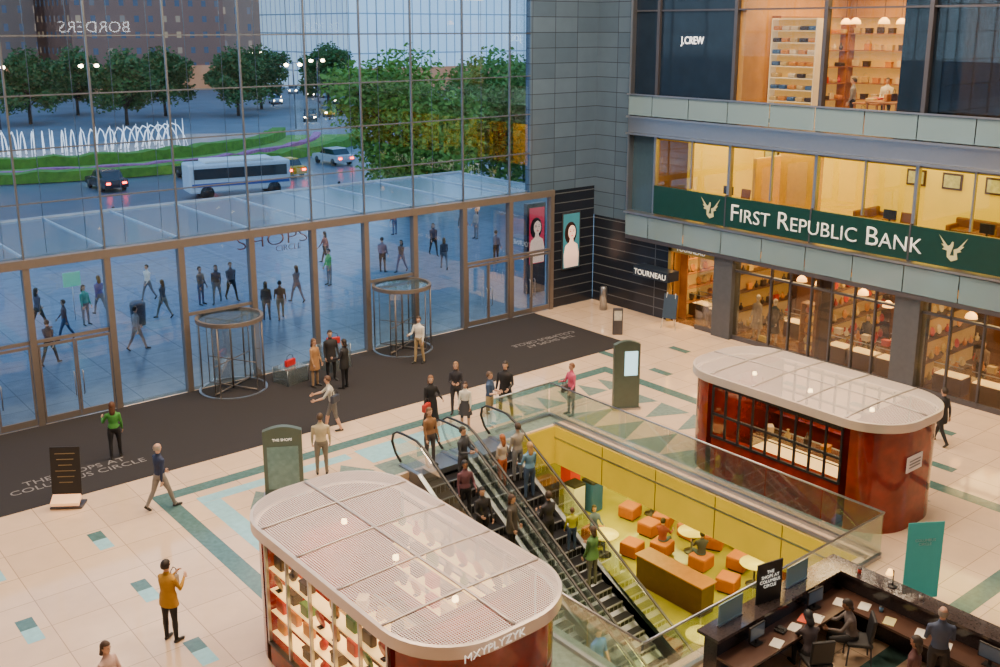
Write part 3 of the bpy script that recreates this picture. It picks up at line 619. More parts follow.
for k in range(3): good('folded_shirt',[2,0,5][k],(33.8+.4*k,20.2,9.36),0,'shirts on upper shop table')
table(33.0,19.0,8.41,1.2,1.2,1.1,wood,'tall wooden display table beside window')
for k in range(2): good('handbag',[3,6][k],(32.8+.4*k,19.0,9.51),0,'bags on upper shop table')
def pendant(x,y,z,top,gp):
    e=empty('pendant_lamp',(x,y,z),0,'glowing amber pendant lamp hanging from ceiling','lamp',gp); m=MB(); m.rings([((0,0,0),.2,.2),((0,0,.12),.17,.17),((0,0,.22),.06,.06)],14); m.obj('lamp_shade',pm('amber_shade',(1,.6,.2),.5,0,0,1,(1,.5,.12),5),parent=e); m=MB(); m.tube([(0,0,.2),(0,0,top-z)],.01,5); m.obj('cord',black,parent=e); return e
p0=pendant(34,21.2,12.1,13.6,'pendant lamps in upper shop')
for x,y in ((33.2,19.6),(35.6,22.6),(36.6,20.9)): dup(p0,(x,y,12.1))
def mannequin(x,y,z,c,lab,face=180):
    return person(x,y,z,face=face,h=1.75,top=c,bot=c,skin=(.6,.52,.45),hair=(.5,.45,.4),fem=True,skirt=(c,.5),label=lab,vox=.03)
person(36.0,20.9,8.41,face=200,h=1.7,top=WH,bot=BLK,label='shopper in white shirt inside upper shop',vox=.03)
person(34.2,21.2,8.41,face=120,h=1.75,top=(.2,.2,.22),bot=BLK,label='shop clerk in grey top behind table',vox=.03)
def downlight(x,y,z,gp='recessed ceiling downlights'):
    m=MB(); m.rings([((0,0,-.04),.12,.12),((0,0,0),.14,.14)],14); o=m.obj('downlight',glow,loc=(x,y,z),label='round recessed warm ceiling downlight',cat='ceiling lamp',group=gp); return o
dl=downlight(33,21.5,13.59)
for x,y,z in [(33,19.5,13.59),(35,21.5,13.59),(35,19.5,13.59),(37,20.5,13.59),(37,23,13.59),(35,23,13.59),(33,27,7.49),(33,23.5,7.49),(33,20,7.49),(33,16,7.49),(35.5,27,7.49),(35.5,23,7.49),(35.5,19,7.49),(35.5,15,7.49),(32.8,26.3,3.74),(34.5,26.3,3.74),(32.8,23.2,3.74),(32.8,21.4,3.74),(34.5,22.3,3.74),(32.8,19.6,3.74),(32.8,17.8,3.74),(34.5,18.7,3.74),(32.8,15,3.74),(32.8,13,3.74),(34.5,14,3.74)]: dup(dl,(x,y,z))
def area(x,y,z,sx,sy,e,c,rot=(0,0,0)):
    l=bpy.data.lights.new('area_light','AREA'); l.shape='RECTANGLE'; l.size=sx; l.size_y=sy; l.energy=e; l.color=c
    o=bpy.data.objects.new('ceiling_light',l); COL.objects.link(o); o.location=(x,y,z); o.rotation_euler=rot; return o
WARM=(1,.63,.22); YEL=(1,.84,.16)
area(35,21,13.4,5,5,850,WARM); area(34.8,25,7.4,5,6,330,YEL); area(34.8,18,7.4,5,7,360,YEL); area(34.8,12,7.4,5,5,200,YEL)
area(34,26.3,3.6,3,1.8,330,WARM); area(34,22.8,3.6,3,3,330,WARM); area(34,18.6,3.6,3,3,340,WARM); area(34,13.5,3.6,3,4,340,WARM)
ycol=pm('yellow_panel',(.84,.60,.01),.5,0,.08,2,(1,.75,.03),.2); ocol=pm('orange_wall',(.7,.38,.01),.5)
sb(33.4,37.6,28.0,28.2,4.4,7.5,ycol,'wall_bank_side','yellow partition in the bank'); sb(34.0,34.2,22.2,24.0,4.4,7.5,ocol,'wall_bank_partition','orange partition wall in the bank')
sb(36.4,36.6,14.5,21.3,4.4,7.5,ycol,'wall_bank_partition.001','golden partition wall in the bank')
sb(33.0,35.5,24.4,24.55,4.4,7.0,ocol,'wall_bank_partition.002','orange low partition between bank offices')
for y in (27,25.3,19.6,18.2,16.6,15.3):
    px_=37.55 if y>22 else 36.36
    p=empty('framed_picture',(px_,y,6.5),0,'small framed picture on yellow bank wall','picture',); 
    m=MB(); m.cbox(V((0,0,0)),(.06,.75,.6)); m.obj('frame',dkwood,parent=p); m=MB(); m.cbox(V((-.04,0,0)),(.02,.6,.45)); m.obj('print',pm('print_grey',(.5,.5,.45),.5,0,.5,7),parent=p); p['group']='framed pictures in the bank'
def desk(x,y,z):
    e=empty('office_desk',(x,y,z),0,'dark wooden office desk in the bank','desk'); m=MB(); m.cbox(V((0,0,.74)),(.8,1.7,.05),0,bev=.01); m.obj('desk_top',wood,parent=e)
    for s in (-1,1):
        m=MB(); m.cbox(V((0,s*.7,.36)),(.7,.3,.7)); m.obj('pedestal',wood,parent=e)
    mm=empty('computer_monitor',(x+.05,y,z+.77),0,'black flat computer monitor on office desk','monitor'); q=MB(); q.cbox(V((0,0,.3)),(.04,.5,.34),bev=.01); q.obj('screen',black,parent=mm); q=MB(); q.cbox(V((0,0,.07)),(.04,.06,.14)); q.cbox(V((0,0,.01)),(.2,.25,.02)); q.obj('stand',black,parent=mm)
def chair(x,y,z,rz,mt,lab,gp=None,nm='office_chair'):
    e=empty(nm,(x,y,z),rz,lab,'chair',gp); m=MB(); m.cbox(V((0,0,.45)),(.48,.48,.08),0,bev=.03); m.obj('seat',mt,parent=e)
    m=MB(); m.cbox(V((0,-.22,.75)),(.46,.07,.5),0,bev=.03,rx=.12); m.obj('backrest',mt,parent=e)
    for a in (-1,1):
        for b in (-1,1):
            m=MB(); m.tube([(a*.2,b*.2,.42),(a*.22,b*.23,0)],.018,6); m.obj('leg',dksteel,parent=e)
    return e
lea=pm('brown_leather',(.16,.06,.02),.4)
for y in (26.2,19.0,15.5): desk(33.6,y,4.41)
c0=chair(34.6,26.2,4.41,math.pi/2,lea,'brown leather office chair in the bank','bank office chairs')
for x,y,r in [(34.6,19.0,math.pi/2),(34.6,15.5,math.pi/2),(32.6,19.3,-math.pi/2),(32.6,26.0,-math.pi/2),(32.6,15.8,-math.pi/2)]: dup(c0,(x,y,4.41),r)
def sofa(x,y,z,rz):
    e=empty('sofa',(x,y,z),rz,'brown leather two seat sofa in bank lounge','sofa'); m=MB(); m.cbox(V((0,0,.22)),(1.7,.8,.4),0,bev=.04); m.obj('base',lea,parent=e)
    m=MB(); m.cbox(V((0,.36,.6)),(1.7,.16,.5),0,bev=.05); m.obj('backrest',lea,parent=e)
    for s in (-1,1):
        m=MB(); m.cbox(V((s*.8,0,.5)),(.14,.8,.3),0,bev=.04); m.obj('armrest',lea,parent=e)
        m=MB(); m.cbox(V((s*.36,-.03,.46)),(.68,.64,.12),0,bev=.04); m.obj('seat_cushion',lea,parent=e)
sofa(35.4,20.6,4.41,0); sofa(35.9,17.0,4.41,-math.pi/2)
person(35.4,25.0,4.41,face=200,h=1.7,top=WH,bot=GRY,label='bank clerk in white shirt standing in office',vox=.03)
for y in (24.6,16.9): tr(31.45,32.0,y-.5,y+.4,0,3.75,pm('column_grey_stone',(.07,.08,.10),.35,0,.2,6),'dark grey stone column between shops')
gf=pm('gold_frame',(.55,.36,.08),.3,.6)
tr(31.6,31.75,27.35,27.5,0,3.4,gf,'gold metal door frame'); tr(31.6,31.75,25.0,25.12,0,3.4,gf,'gold metal door frame')
tr(31.6,31.75,25.0,27.5,3.0,3.4,gf,'gold metal door head'); 
for a,b in ((25.1,26.0),(20.7,24.1),(17.3,20.6),(12.0,16.4),(7,11.9)):
    wi(31.66,31.67,a,b,.1,3.4,gglass,'clear ground floor shop window'); tr(31.62,31.72,a,b,0,.18,dksteel,'dark plinth under shop window')
    if a<25: tr(31.6,31.74,a,b,2.75,2.83,dksteel,'dark transom over shop window'); tr(31.6,31.74,a,b,3.2,3.45,dksteel,'dark head panel over shop window')
for y in (20.65,22.4,21.55,18.9,18.1,19.8,14.3,13.2,15.4,11.95): tr(31.6,31.73,y-.03,y+.03,0,3.4,dksteel,'slim dark shop window mullion')
for k,y in enumerate((25.0,20.65,16.9)): sb(32.0,36.6,y-.06,y+.06,0,3.75,darkw,'wall_shop_partition' if k==0 else 'wall_shop_partition.%03d'%k,'partition wall between shops')
sb(31.8,36.6,5,27.5,.0,.01,pm('shop_dark_floor',(.16,.08,.03),.2,0,.3,3),'floor.009','dark polished floor of ground shops')
ts=empty('shop_sign',(31.6,27.85,2.05),0,'white raised letters on black fascia box','sign'); m=MB(); m.box(-.7,.0,-.95,.95,-.2,.2); m.obj('fascia_box',pm('navy_fascia',(.015,.025,.045),.3),parent=ts)
text('TOURNEAU',1.75,(-.72,0,0),(0,-1,0),(0,0,1),wl,parent=ts,off=.004)
text('TOURNEAU',1.5,(31.55,26.3,3.2),(0,-1,0),(0,0,1),wl,name='shop_sign',off=.0,top=('small white letters above gold shop door','sign'))
def case(x,y,z,w,d,h,gp,rz=0,lab='glass topped jewellery counter with warm light'):
    e=empty('display_case',(x,y,z),rz,lab,'counter',gp); m=MB(); m.cbox(V((0,0,h*.3)),(w,d,h*.6),0,bev=.01); m.obj('cabinet_base',dkwood,parent=e)
    m=MB(); m.cbox(V((0,0,h*.6+.02)),(w-.06,d-.06,.03)); m.obj('display_bed',glowsoft,parent=e)
    m=MB(); m.cbox(V((0,0,h*.8)),(w,d,h*.39)); m.obj('glass_box',sglass,parent=e)
    for s in (-1,1):
        m=MB(); m.cbox(V((s*w/2,0,h)),(.03,d,.03)); m.obj('edge_trim',steel,parent=e)
    return e
gp='jewellery counters in the ground shops'
k0=case(33.2,26.9,0.01,.6,1.0,1.0,gp)
cases=[(33.0,25.7),(32.5,19.95),(32.5,18.85),(32.5,17.75),(34.4,18.3),(32.5,15.6),(32.5,14.3),(32.5,13.0),(34.6,14.2),(33.9,22.6),(34.4,21.6)]
for x,y in cases: dup(k0,(x,y,.01),0)
for x,y in cases[1:8]:
    for k in range(3): good(random.choice(['vase','gift_box','vase','plate']),random.choice([0,2,3,5]),(x,y-.32+.32*k,1.03),RF,'small goods on glass counters')
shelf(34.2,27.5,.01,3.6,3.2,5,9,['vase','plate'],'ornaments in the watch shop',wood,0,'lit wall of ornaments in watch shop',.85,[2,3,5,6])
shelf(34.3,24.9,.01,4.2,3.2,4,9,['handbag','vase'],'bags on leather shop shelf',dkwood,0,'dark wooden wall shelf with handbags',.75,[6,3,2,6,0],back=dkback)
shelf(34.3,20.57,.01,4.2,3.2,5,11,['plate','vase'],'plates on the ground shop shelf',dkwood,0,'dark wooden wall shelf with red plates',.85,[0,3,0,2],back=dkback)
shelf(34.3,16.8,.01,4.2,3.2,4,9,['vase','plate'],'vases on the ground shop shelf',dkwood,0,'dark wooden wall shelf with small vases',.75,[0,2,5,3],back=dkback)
shelf(32.5,21.0,.01,.7,2.0,5,2,'vase','ornaments in shop window',wood,RF,'narrow lit shelf in shop window',.95,[0,3,2])
mannequin(32.4,23.5,.01,(.3,.25,.22),'mannequin in grey dress in shop window')
mannequin(32.4,22.7,.01,(.03,.03,.04),'mannequin in black dress in shop window')
bag(32.3,23.1,.01,(.65,.45,.06),1.5,.4,'yellow tote bag on shop window floor')
person(33.5,19.4,.01,face=180,h=1.65,top=BLK,bot=BLK,label='shop assistant in black behind counter',vox=.03)
person(33.5,15.1,.01,face=180,h=1.7,top=(.15,.1,.08),bot=BLK,label='shop clerk in brown top inside shop',vox=.03)
pd=pendant(33.0,18.4,2.3,3.75,'pendant lamps in ground shops')
for y in (19.4,14.2,15.4,13.0,22.0,21.2): dup(pd,(33.0,y,2.55))
text('BORDERS',4.6,(23.5,-6.8,12.0),(-1,0,0),(0,0,1),pm('sign_bright',(1,1,1),.5,0,0,5,(1,.95,.9),11),name='shop_sign',hscale=.95,off=-.01,top=('large white illuminated letters on atrium wall','sign'))
# ------------------------------------------------------------------ kiosks
def outline(hw,hl,r,k=10):
    pts=[]
    for cx,cy,a0 in ((hw-r,hl-r,0),(-hw+r,hl-r,math.pi/2),(-hw+r,-hl+r,math.pi),(hw-r,-hl+r,1.5*math.pi)):
        for i in range(k+1):
            a=a0+math.pi/2*i/k; pts.append((cx+r*math.cos(a),cy+r*math.sin(a)))
    return pts
def roofmat():
    mt=bpy.data.materials.new('perforated_roof'); mt.use_nodes=True; nt=mt.node_tree; b=nt.nodes['Principled BSDF']; o=nt.nodes['Material Output']
    b.inputs['Base Color'].default_value=(.70,.60,.58,1); b.inputs['Roughness'].default_value=.3
    tc=nt.nodes.new('ShaderNodeTexCoord'); mp=nt.nodes.new('ShaderNodeMapping'); mp.inputs['Scale'].default_value=(1,1,0); vo=nt.nodes.new('ShaderNodeTexVoronoi'); vo.voronoi_dimensions='2D'; vo.inputs['Scale'].default_value=22; vo.inputs['Randomness'].default_value=0
    nt.links.new(tc.outputs['Object'],mp.inputs[0]); nt.links.new(mp.outputs[0],vo.inputs['Vector'])
    lt=nt.nodes.new('ShaderNodeMath'); lt.operation='LESS_THAN'; lt.inputs[1].default_value=.36; nt.links.new(vo.outputs['Distance'],lt.inputs[0])
    t=nt.nodes.new('ShaderNodeBsdfTransparent'); mx=nt.nodes.new('ShaderNodeMixShader')
    nt.links.new(lt.outputs[0],mx.inputs[0]); nt.links.new(b.outputs[0],mx.inputs[1]); nt.links.new(t.outputs[0],mx.inputs[2]); nt.links.new(mx.outputs[0],o.inputs[0]); return mt
RM=roofmat()
rim=pm('pale_metal_rim',(.64,.55,.50),.28,.3,.04)
ribm=pm('roof_rib_metal',(.50,.44,.42),.35,.4,.04)
def kiosk(x,y,lab,gpg,hw=1.68,hl=3.42,band=False):
    e=empty('retail_kiosk',(x,y,0),0,lab,'kiosk'); R=1.3
    O=outline(hw,hl,R); N_=len(O)
    zr=2.66
    m=MB(); m.raw([(a,b,zr) for a,b in O]+[(a,b,2.88) for a,b in O],[(i,(i+1)%N_,N_+(i+1)%N_,N_+i) for i in range(N_)],0,True)
    I=outline(hw-.06,hl-.06,R-.05)
    m.raw([(a,b,2.88) for a,b in O]+[(a,b,2.89) for a,b in I],[(i,(i+1)%N_,N_+(i+1)%N_,N_+i) for i in range(N_)],0)
    m.raw([(a,b,zr) for a,b in O]+[(a,b,zr) for a,b in I],[(N_+i,N_+(i+1)%N_,(i+1)%N_,i) for i in range(N_)],0)
    m.obj('roof_rim',rim,parent=e)
    def zc(px_,py_): return 2.885+.05*max(0,1-(abs(px_)/hw)**2)*max(0,1-(abs(py_)/hl)**4)
    m=MB(); vs=[];fs=[]; L=[1,.85,.7,.5,.3,.12]
    for s in L: vs+=[(a*s,b*s,zc(a*s,b*s)) for a,b in I]
    for j in range(len(L)-1):
        for i in range(N_): fs.append((j*N_+i,j*N_+(i+1)%N_,(j+1)*N_+(i+1)%N_,(j+1)*N_+i))
    fs.append(tuple((len(L)-1)*N_+i for i in range(N_))); m.raw(vs,fs,0,True); m.obj('perforated_roof_panel',RM,parent=e)
    for yy in (-2.05,-.7,.7,2.05):
        w=hw-.06
        if abs(yy)>hl-R: w=hw-R+math.sqrt(max(0,R*R-(abs(yy)-hl+R)**2))-.06
        m=MB(); K=14; m.tube([(-w+2*w*i/K,yy,zc(-w+2*w*i/K,yy)+.01) for i in range(K+1)],.035,6,0,True,.5); m.obj('roof_rib',ribm,parent=e)
    m=MB(); K=20; m.tube([(0,-hl+.08+(2*hl-.16)*i/K,zc(0,-hl+.08+(2*hl-.16)*i/K)+.012) for i in range(K+1)],.035,6,0,True,.5); m.obj('roof_rib',ribm,parent=e)
    W=outline(hw-.13,hl-.13,R-.1)
    zb=.45 if not band else 1.1
    for i in range(N_):
        a,b=W[i],W[(i+1)%N_]
        if abs(a[1]-b[1])>2:
            base=MB(); base.raw([(a[0],a[1],0),(b[0],b[1],0),(b[0],b[1],zb),(a[0],a[1],zb)],[(0,1,2,3)])
            sgn=1 if a[0]>0 else -1
            base.raw([(a[0],a[1],zb),(b[0],b[1],zb),(b[0]-sgn*.3,b[1],zb),(a[0]-sgn*.3,a[1],zb)],[(0,1,2,3)])
            base.obj('base_panel',redm,parent=e)
            g=MB(); g.raw([(a[0],a[1],zb),(b[0],b[1],zb),(b[0],b[1],zr),(a[0],a[1],zr)],[(0,1,2,3)]); g.obj('glass_wall',sglass,parent=e)
            K=5 if not band else 9
            for k in range(K+1):
                yy=a[1]+(b[1]-a[1])*k/K; p=MB(); p.box(a[0]-.03,a[0]+.03,yy-.025,yy+.025,zb,zr); p.obj('mullion',black if band else steel,parent=e)
            for zz in ((zb,2.55) if not band else (zb,1.75,2.55)):
                p=MB(); p.box(a[0]-.035,a[0]+.035,min(a[1],b[1]),max(a[1],b[1]),zz,zz+.06); p.obj('transom',black,parent=e)
            if not band:
              for zz in (.7,1.15,1.6,2.05):
                p=MB(); p.box(min(a[0],a[0]-sgn*.32)+.03,max(a[0],a[0]-sgn*.32)-.03,min(a[1],b[1])+.05,max(a[1],b[1])-.05,zz,zz+.02); p.obj('inner_shelf',glowsoft,parent=e)
                for k in range(8):
                    if random.random()<.85: good(random.choice(['vase','gift_box','handbag','plate']),random.choice([0,3,5,6,2,4]),(x+a[0]-sgn*.17,y+min(a[1],b[1])+.3+k*.52,zz+.02),math.pi/2,gpg)
    for s in (1,-1):
        pts=[p for p in W if p[1]*s>hl-.13-(R-.1)-.01]
        pts.sort(key=lambda p: math.atan2(p[1]*s-(hl-R)*1.0,p[0]))
        k_=len(pts); m=MB(); m.raw([(a,b,0) for a,b in pts]+[(a,b,zr) for a,b in pts],[(i,i+1,k_+i+1,k_+i) for i in range(k_-1)],0,True); m.obj('curved_end_wall',redm,parent=e)
    m=MB(); m.raw([(a,b,.02) for a,b in W],[tuple(range(N_))]); m.obj('floor_plate',dkwood,parent=e)
    c=case(x,y,0.02,.9,3.0,1.0,gpg); c['label']='long glass counter inside the retail kiosk'
    for k in range(5): good(['vase','gift_box','handbag'][k%3],[0,3,6,2,5][k],(x,y-1.2+.6*k,1.04),.2*k,gpg)
    for yy in (-1.8,0,1.8):
        m=MB(); m.tube([(0,yy,2.66),(0,yy,2.58)],[.05,.06],12); m.obj('spot_lamp',glow,parent=e)
    area(x,y,2.5,1.4,5,200 if not band else 60,(1,.62,.25))
    return e
k1=kiosk(9.25,14.25,'pill shaped kiosk with perforated metal roof and red marble','goods in the first kiosk')
gl_=pm('grey_letter',(.16,.13,.12),.5)
text('MXYPLYZYK',1.2,(-.45,-3.43,2.77),(1,0,0),(0,0,1),pm('pale_letter',(.85,.8,.72),.5,0,0,5,(1,.92,.8),.7),parent=k1,off=-.012,ext=.01,hscale=.9)
k2=kiosk(22.65,14.6,'pill shaped kiosk with glossy red marble ends','goods in the second kiosk',1.68,3.3,True)
m=MB(); m.cbox(V((-.3,-3.19,1.75)),(.7,.03,.4),0,bev=.01); m.obj('name_plate',pm('plate',(.6,.5,.45),.4,0,.05,5,(.7,.55,.45),.2),parent=k2)
for zz in (1.83,1.75,1.67):
    m=MB(); m.cbox(V((-.3,-3.21,zz)),(.5,.01,.03)); m.obj('engraved_line',gl_,parent=k2)
# ------------------------------------------------------------------ balustrades
def rail(p0,p1,lab,np=5,h=1.1,z=0):
    p0=V(p0);p1=V(p1);d=(p1-p0);L=d.length;u=d/L;a=math.atan2(u.y,u.x)
    e=empty('glass_balustrade',(p0.x,p0.y,z),a,lab,'railing')
    for i in range(np):
        g=MB(); g.box(L*i/np+.015,L*(i+1)/np-.015,-.01,.01,.03,h-.03); g.obj('glass_panel',rglass,parent=e)
    t=MB(); t.tube([(0,0,h),(L,0,h)],.025,10); t.obj('top_rail',steel,parent=e)
    t=MB(); t.box(0,L,-.05,.05,0,.08); t.obj('base_channel',steel,parent=e)
rail((20.6,11.1,0),(20.6,22.6,0),'long clear glass balustrade with steel rail beside opening',7)
rail((20.55,11.1,0),(12.5,11.1,0),'glass balustrade with steel rail beside security desk',5)
rail((12.5,11.15,0),(12.5,18.2,0),'glass balustrade with steel rail behind kiosk',5)
rail((18.4,22.6,0),(20.55,22.6,0),'short glass balustrade at escalator landing',2)
# ------------------------------------------------------------------ escalators
stepm=pm('step_black',(.018,.018,.022),.4,.3,.2,20); stepe=pm('step_edge',(.55,.55,.56),.35,.8)
def escalator(x0,x1,lab):
    e=empty('escalator',((x0+x1)/2,21.5,0),0,lab,'escalator'); hw=(x1-x0)/2
    sm_=MB(); sm_.box(-hw+.17,hw-.17,-.39,0.0,-.30,0,0); sm_.box(-hw+.17,hw-.17,-.40,-.365,-.03,.004,1)
    for k in range(9): sm_.box(-hw+.2+k*(2*hw-.42)/8,-hw+.21+k*(2*hw-.42)/8,-.41,-.40,-.23,-.02,1)
    me=sm_.mesh([stepm,stepe])
    for i in range(22):
        o=add('step',me,(0,-.4*i,-.2309*(i+1)+.0),0,e)
    m=MB(); m.box(-hw+.1,hw-.1,0,.9,-.15,.012); m.obj('landing_plate',steel,parent=e)
    m=MB(); m.box(-hw+.1,hw-.1,-9.9,-8.75,-5.0,-4.97); m.obj('landing_plate',steel,parent=e)
    T=.5774
    for s in (-1,1):
        xx=s*(hw-.1)
        m=MB(); m.prismx([(.9,.06),(0,.06),(-8.8,-8.66*T+.0),(-9.9,-4.9),(-9.9,-5),(-8.4,-5),(0,-.35),(.9,-.02)],xx-.07,xx+.07); m.obj('skirt_panel',steel,parent=e)
        m=MB(); m.prismx([(1.1,.1),(0,.1),(-8.7,-4.95),(-9.8,-4.95),(-9.9,-4.4),(-9.7,-4.03),(-8.6,-4.02),(.1,.97),(1.1,.95),(1.25,.7)],xx-.008,xx+.008); m.obj('balustrade_glass',rglass,parent=e)
        m=MB(); m.tube([(xx,.9,.12),(xx,1.15,.3),(xx,1.32,.6),(xx,1.25,.85),(xx,1.05,.97),(xx,.6,1.0),(xx,.1,1.0),(xx,-.3,.86),(xx,-8.3,-3.78),(xx,-8.7,-3.96),(xx,-9.7,-3.98),(xx,-9.95,-4.15),(xx,-9.95,-4.6)],.045,8,0,True,.7); m.obj('handrail',blackrub,parent=e)
    m=MB(); m.prismx([(.9,-.1),(0,-.35),(-8.6,-5.0),(-6.5,-5.0),(0,-1.15),(.4,-1.15)],-hw+.02,hw-.02); m.obj('truss_cladding',steel,parent=e)
escalator(14.7,16.35,'black stepped escalator with glass sides going down'); escalator(16.45,18.1,'black stepped escalator with glass sides beside void')
# ------------------------------------------------------------------ lower level
org=pm('orange_cushion',(.36,.09,.01),.6,0,.2,5)
def ctable(x,y):
    e=empty('cafe_table',(x,y,-5),0,'round pale yellow cafe table on pedestal','table','cafe tables on the lower level'); m=MB(); m.rings([((0,0,.71),.46,.46),((0,0,.74),.48,.48),((0,0,.76),.46,.46)],28); m.obj('table_top',pm('yellow_top',(.9,.78,.2),.25),parent=e)
    m=MB(); m.rings([((0,0,0),.26,.26),((0,0,.03),.24,.24),((0,0,.05),.04,.04),((0,0,.7),.035,.035)],14); m.obj('pedestal',dksteel,parent=e); return e
t0=ctable(25.6,22.6)
for q in [(24.6,19.9),(24.5,17.3),(22.2,21.6),(27.0,25.5),(27.2,20.5),(20.2,15.8),(26.9,17.6)]: dup(t0,(q[0],q[1],-5))
def stool(x,y,rz):
    e=empty('cube_stool',(x,y,-5),rz,'orange upholstered cube stool','stool','orange cube stools'); m=MB(); m.cbox(V((0,0,.24)),(.62,.62,.36),0,bev=.03); m.obj('stool_body',org,parent=e); m=MB(); m.cbox(V((0,0,.44)),(.62,.62,.1),0,bev=.04); m.obj('seat_cushion',pm('orange_top',(.48,.14,.015),.6),parent=e)
    m=MB(); m.cbox(V((0,0,.03)),(.5,.5,.06)); m.obj('plinth',black,parent=e); return e
s0=stool(24.8,22.9,.2)
for x,y,r in [(26.4,22.0,.1),(25.2,21.7,.4),(23.7,20.4,.2),(24.0,19.0,.1),(25.4,19.6,.5),(25.3,20.6,0),(23.6,17.6,.3),(24.4,16.4,.2),(25.4,17.0,.1),(24.9,18.2,.2),(21.4,22.2,.3),(22.6,22.5,.1),(22.9,21.0,.2),(27.6,24.9,.1),(26.3,25.9,.3),(26.2,18.4,.2),(19.5,16.4,.3),(20.9,15.1,.1),(26.0,16.9,.4),(27.7,17.9,.1),(25.2,15.9,.2),(26.1,15.9,.1),(26.2,19.2,.1),(26.2,20.1,.2),(24.4,21.6,.1),(26.6,23.2,.2)]: dup(s0,(x,y,-5),r)
def bin_(x,y,c,lab):
    e=empty('recycling_bin',(x,y,-5),0,lab,'bin'); m=MB(); m.cbox(V((0,0,.55)),(.55,.55,1.1),0,bev=.04); m.obj('bin_body',pm('bin_%d'%int(c[2]*255),c,.4),parent=e); m=MB(); m.cbox(V((0,0,1.14)),(.58,.58,.1),0,bev=.04); m.obj('bin_lid',black,parent=e)
bin_(24.2,24.2,(.02,.10,.35),'blue recycling bin with black lid'); bin_(23.5,24.4,(.7,.7,.65),'white bin with black lid'); bin_(25.0,26.2,(.6,.03,.02),'red drinks cooler bin with black lid')
for x,y,rz,lab in ((28.5,21.5,0,'long dark wooden counter on lower level'),(22.2,25.5,math.pi/2,'dark wooden service counter near bins'),(22.0,18.4,0,'low dark wooden counter beside cafe seats')):
    e=empty('service_counter',(x,y,-5),rz,lab,'counter'); m=MB(); m.cbox(V((0,0,.48)),(.6,2.6,.96),0,bev=.02); m.obj('counter_body',dkwood,parent=e); m=MB(); m.cbox(V((0,0,.99)),(.7,2.7,.05),0,bev=.01); m.obj('counter_top',wood,parent=e)
def seated(x,y,fc,c,lab,**k):
    person(x,y,-5,face=fc,h=1.65,top=c,bot=JEAN,sit=.55,rleg=(85,85),lleg=(85,85),rarm=(40,5,50),larm=(40,5,50),label=lab,vox=.03,**k)
seated(26.4,22.0,150,(.5,.45,.4),'person in pale top seated on orange stool',fem=True,hl=.15)
seated(24.0,19.0,60,(.05,.05,.08),'person in dark top seated on orange stool')
seated(24.4,16.4,90,(.2,.1,.1),'person in maroon top seated on orange stool')
seated(22.6,22.5,-110,(.08,.12,.3),'person in blue top seated on orange stool',fem=True,hl=.1)
seated(23.7,20.4,20,(.25,.05,.05),'person in red top seated on orange stool')
for x,y in ((23,16),(23,22),(28,18),(28,25),(17.5,13.5),(12,15),(19,25)): area(x,y,-1.35,3,3,340,(1,.84,.22))
# ------------------------------------------------------------------ pylons, signs, stands
def pylon(x,y,rz,h,w,lab,screen):
    e=empty('directory_pylon',(x,y,0),rz,lab,'sign'); m=MB()
    P=[(-w/2,.0),(w/2,.0),(w/2,h-.12)]+[(w/2-w*i/8,h-.12+.12*math.sin(math.pi*i/8)) for i in range(1,8)]+[(-w/2,h-.12)]
    nn=len(P); m.raw([(a,-.09,b) for a,b in P]+[(a,.09,b) for a,b in P],[tuple(range(nn)),tuple(reversed(range(nn,2*nn)))]+[(i,nn+i,nn+(i+1)%nn,(i+1)%nn) for i in range(nn)]); m.obj('pylon_body',pm('green_grey_metal',(.10,.14,.12),.35,.4),parent=e)
    m=MB()
    if screen: m.box(-w*.1,w*.4,-.105,-.092,h*.5,h*.85)
    else: m.box(-w*.4,w*.4,-.105,-.092,h*.12,h*.72)
    m.obj('screen' if screen else 'map_panel',pm('lit_screen',(.5,.8,.85),.3,0,.3,6,(.45,.85,.95),1.5) if screen else pm('map_panel',(.12,.20,.18),.3,0,.5,7,(.12,.25,.22),.2),parent=e)
    m=MB(); m.box(-w*.55,w*.55,-.16,.16,0,.06); m.obj('base_plate',steel,parent=e)
    if not screen: text('THE SHOPS',w*.5,(0,-.1,h*.82),(1,0,0),(0,0,1),wl,parent=e)
pylon(11.4,22.8,math.radians(-30),1.95,1.0,'green grey directory pylon with map panel',False)
pylon(22.9,21.5,math.radians(-30),2.3,.85,'tall directory pylon with lit blue screen',True)
e=empty('sign_stand',(6.8,25.8,0),math.radians(-35),'black panel sign stand with glowing base','sign')
m=MB(); m.cbox(V((0,.05,.95)),(.75,.04,1.25),0,rx=-.12,bev=.01); m.obj('sign_panel',black,parent=e)
m=MB(); m.cbox(V((0,-.15,.22)),(.7,.3,.12),0,rx=.5,bev=.01); m.obj('brochure_tray',pm('tray',(.9,.6,.4),.4,0,.1,5,(1,.5,.2),.8),parent=e)
m=MB(); m.cbox(V((0,0,.03)),(.8,.45,.06),bev=.01); m.obj('base',dksteel,parent=e)
for s in (-.3,.3):
    m=MB(); m.tube([(s,0,.05),(s,.04,.5)],.02,6); m.obj('leg',dksteel,parent=e)
gt=pm('gold_text',(.20,.15,.08),.5)
for k in range(6):
    m=MB(); zz=1.4-.15*k; m.cbox(V((0,.025+(zz-.95)*.12,zz)),(.5-.08*(k%3),.012,.02),0,rx=-.12); m.obj('printed_line',gt,parent=e)
m=MB(); m.rings([((0,0,0),.16,.16),((0,0,1.0),.16,.16),((0,0,1.04),.13,.13),((0,0,1.06),.05,.05)],16); m.obj('bollard',steel,loc=(30.8,30.4,0),label='round brushed steel post beside dark wall',cat='post')
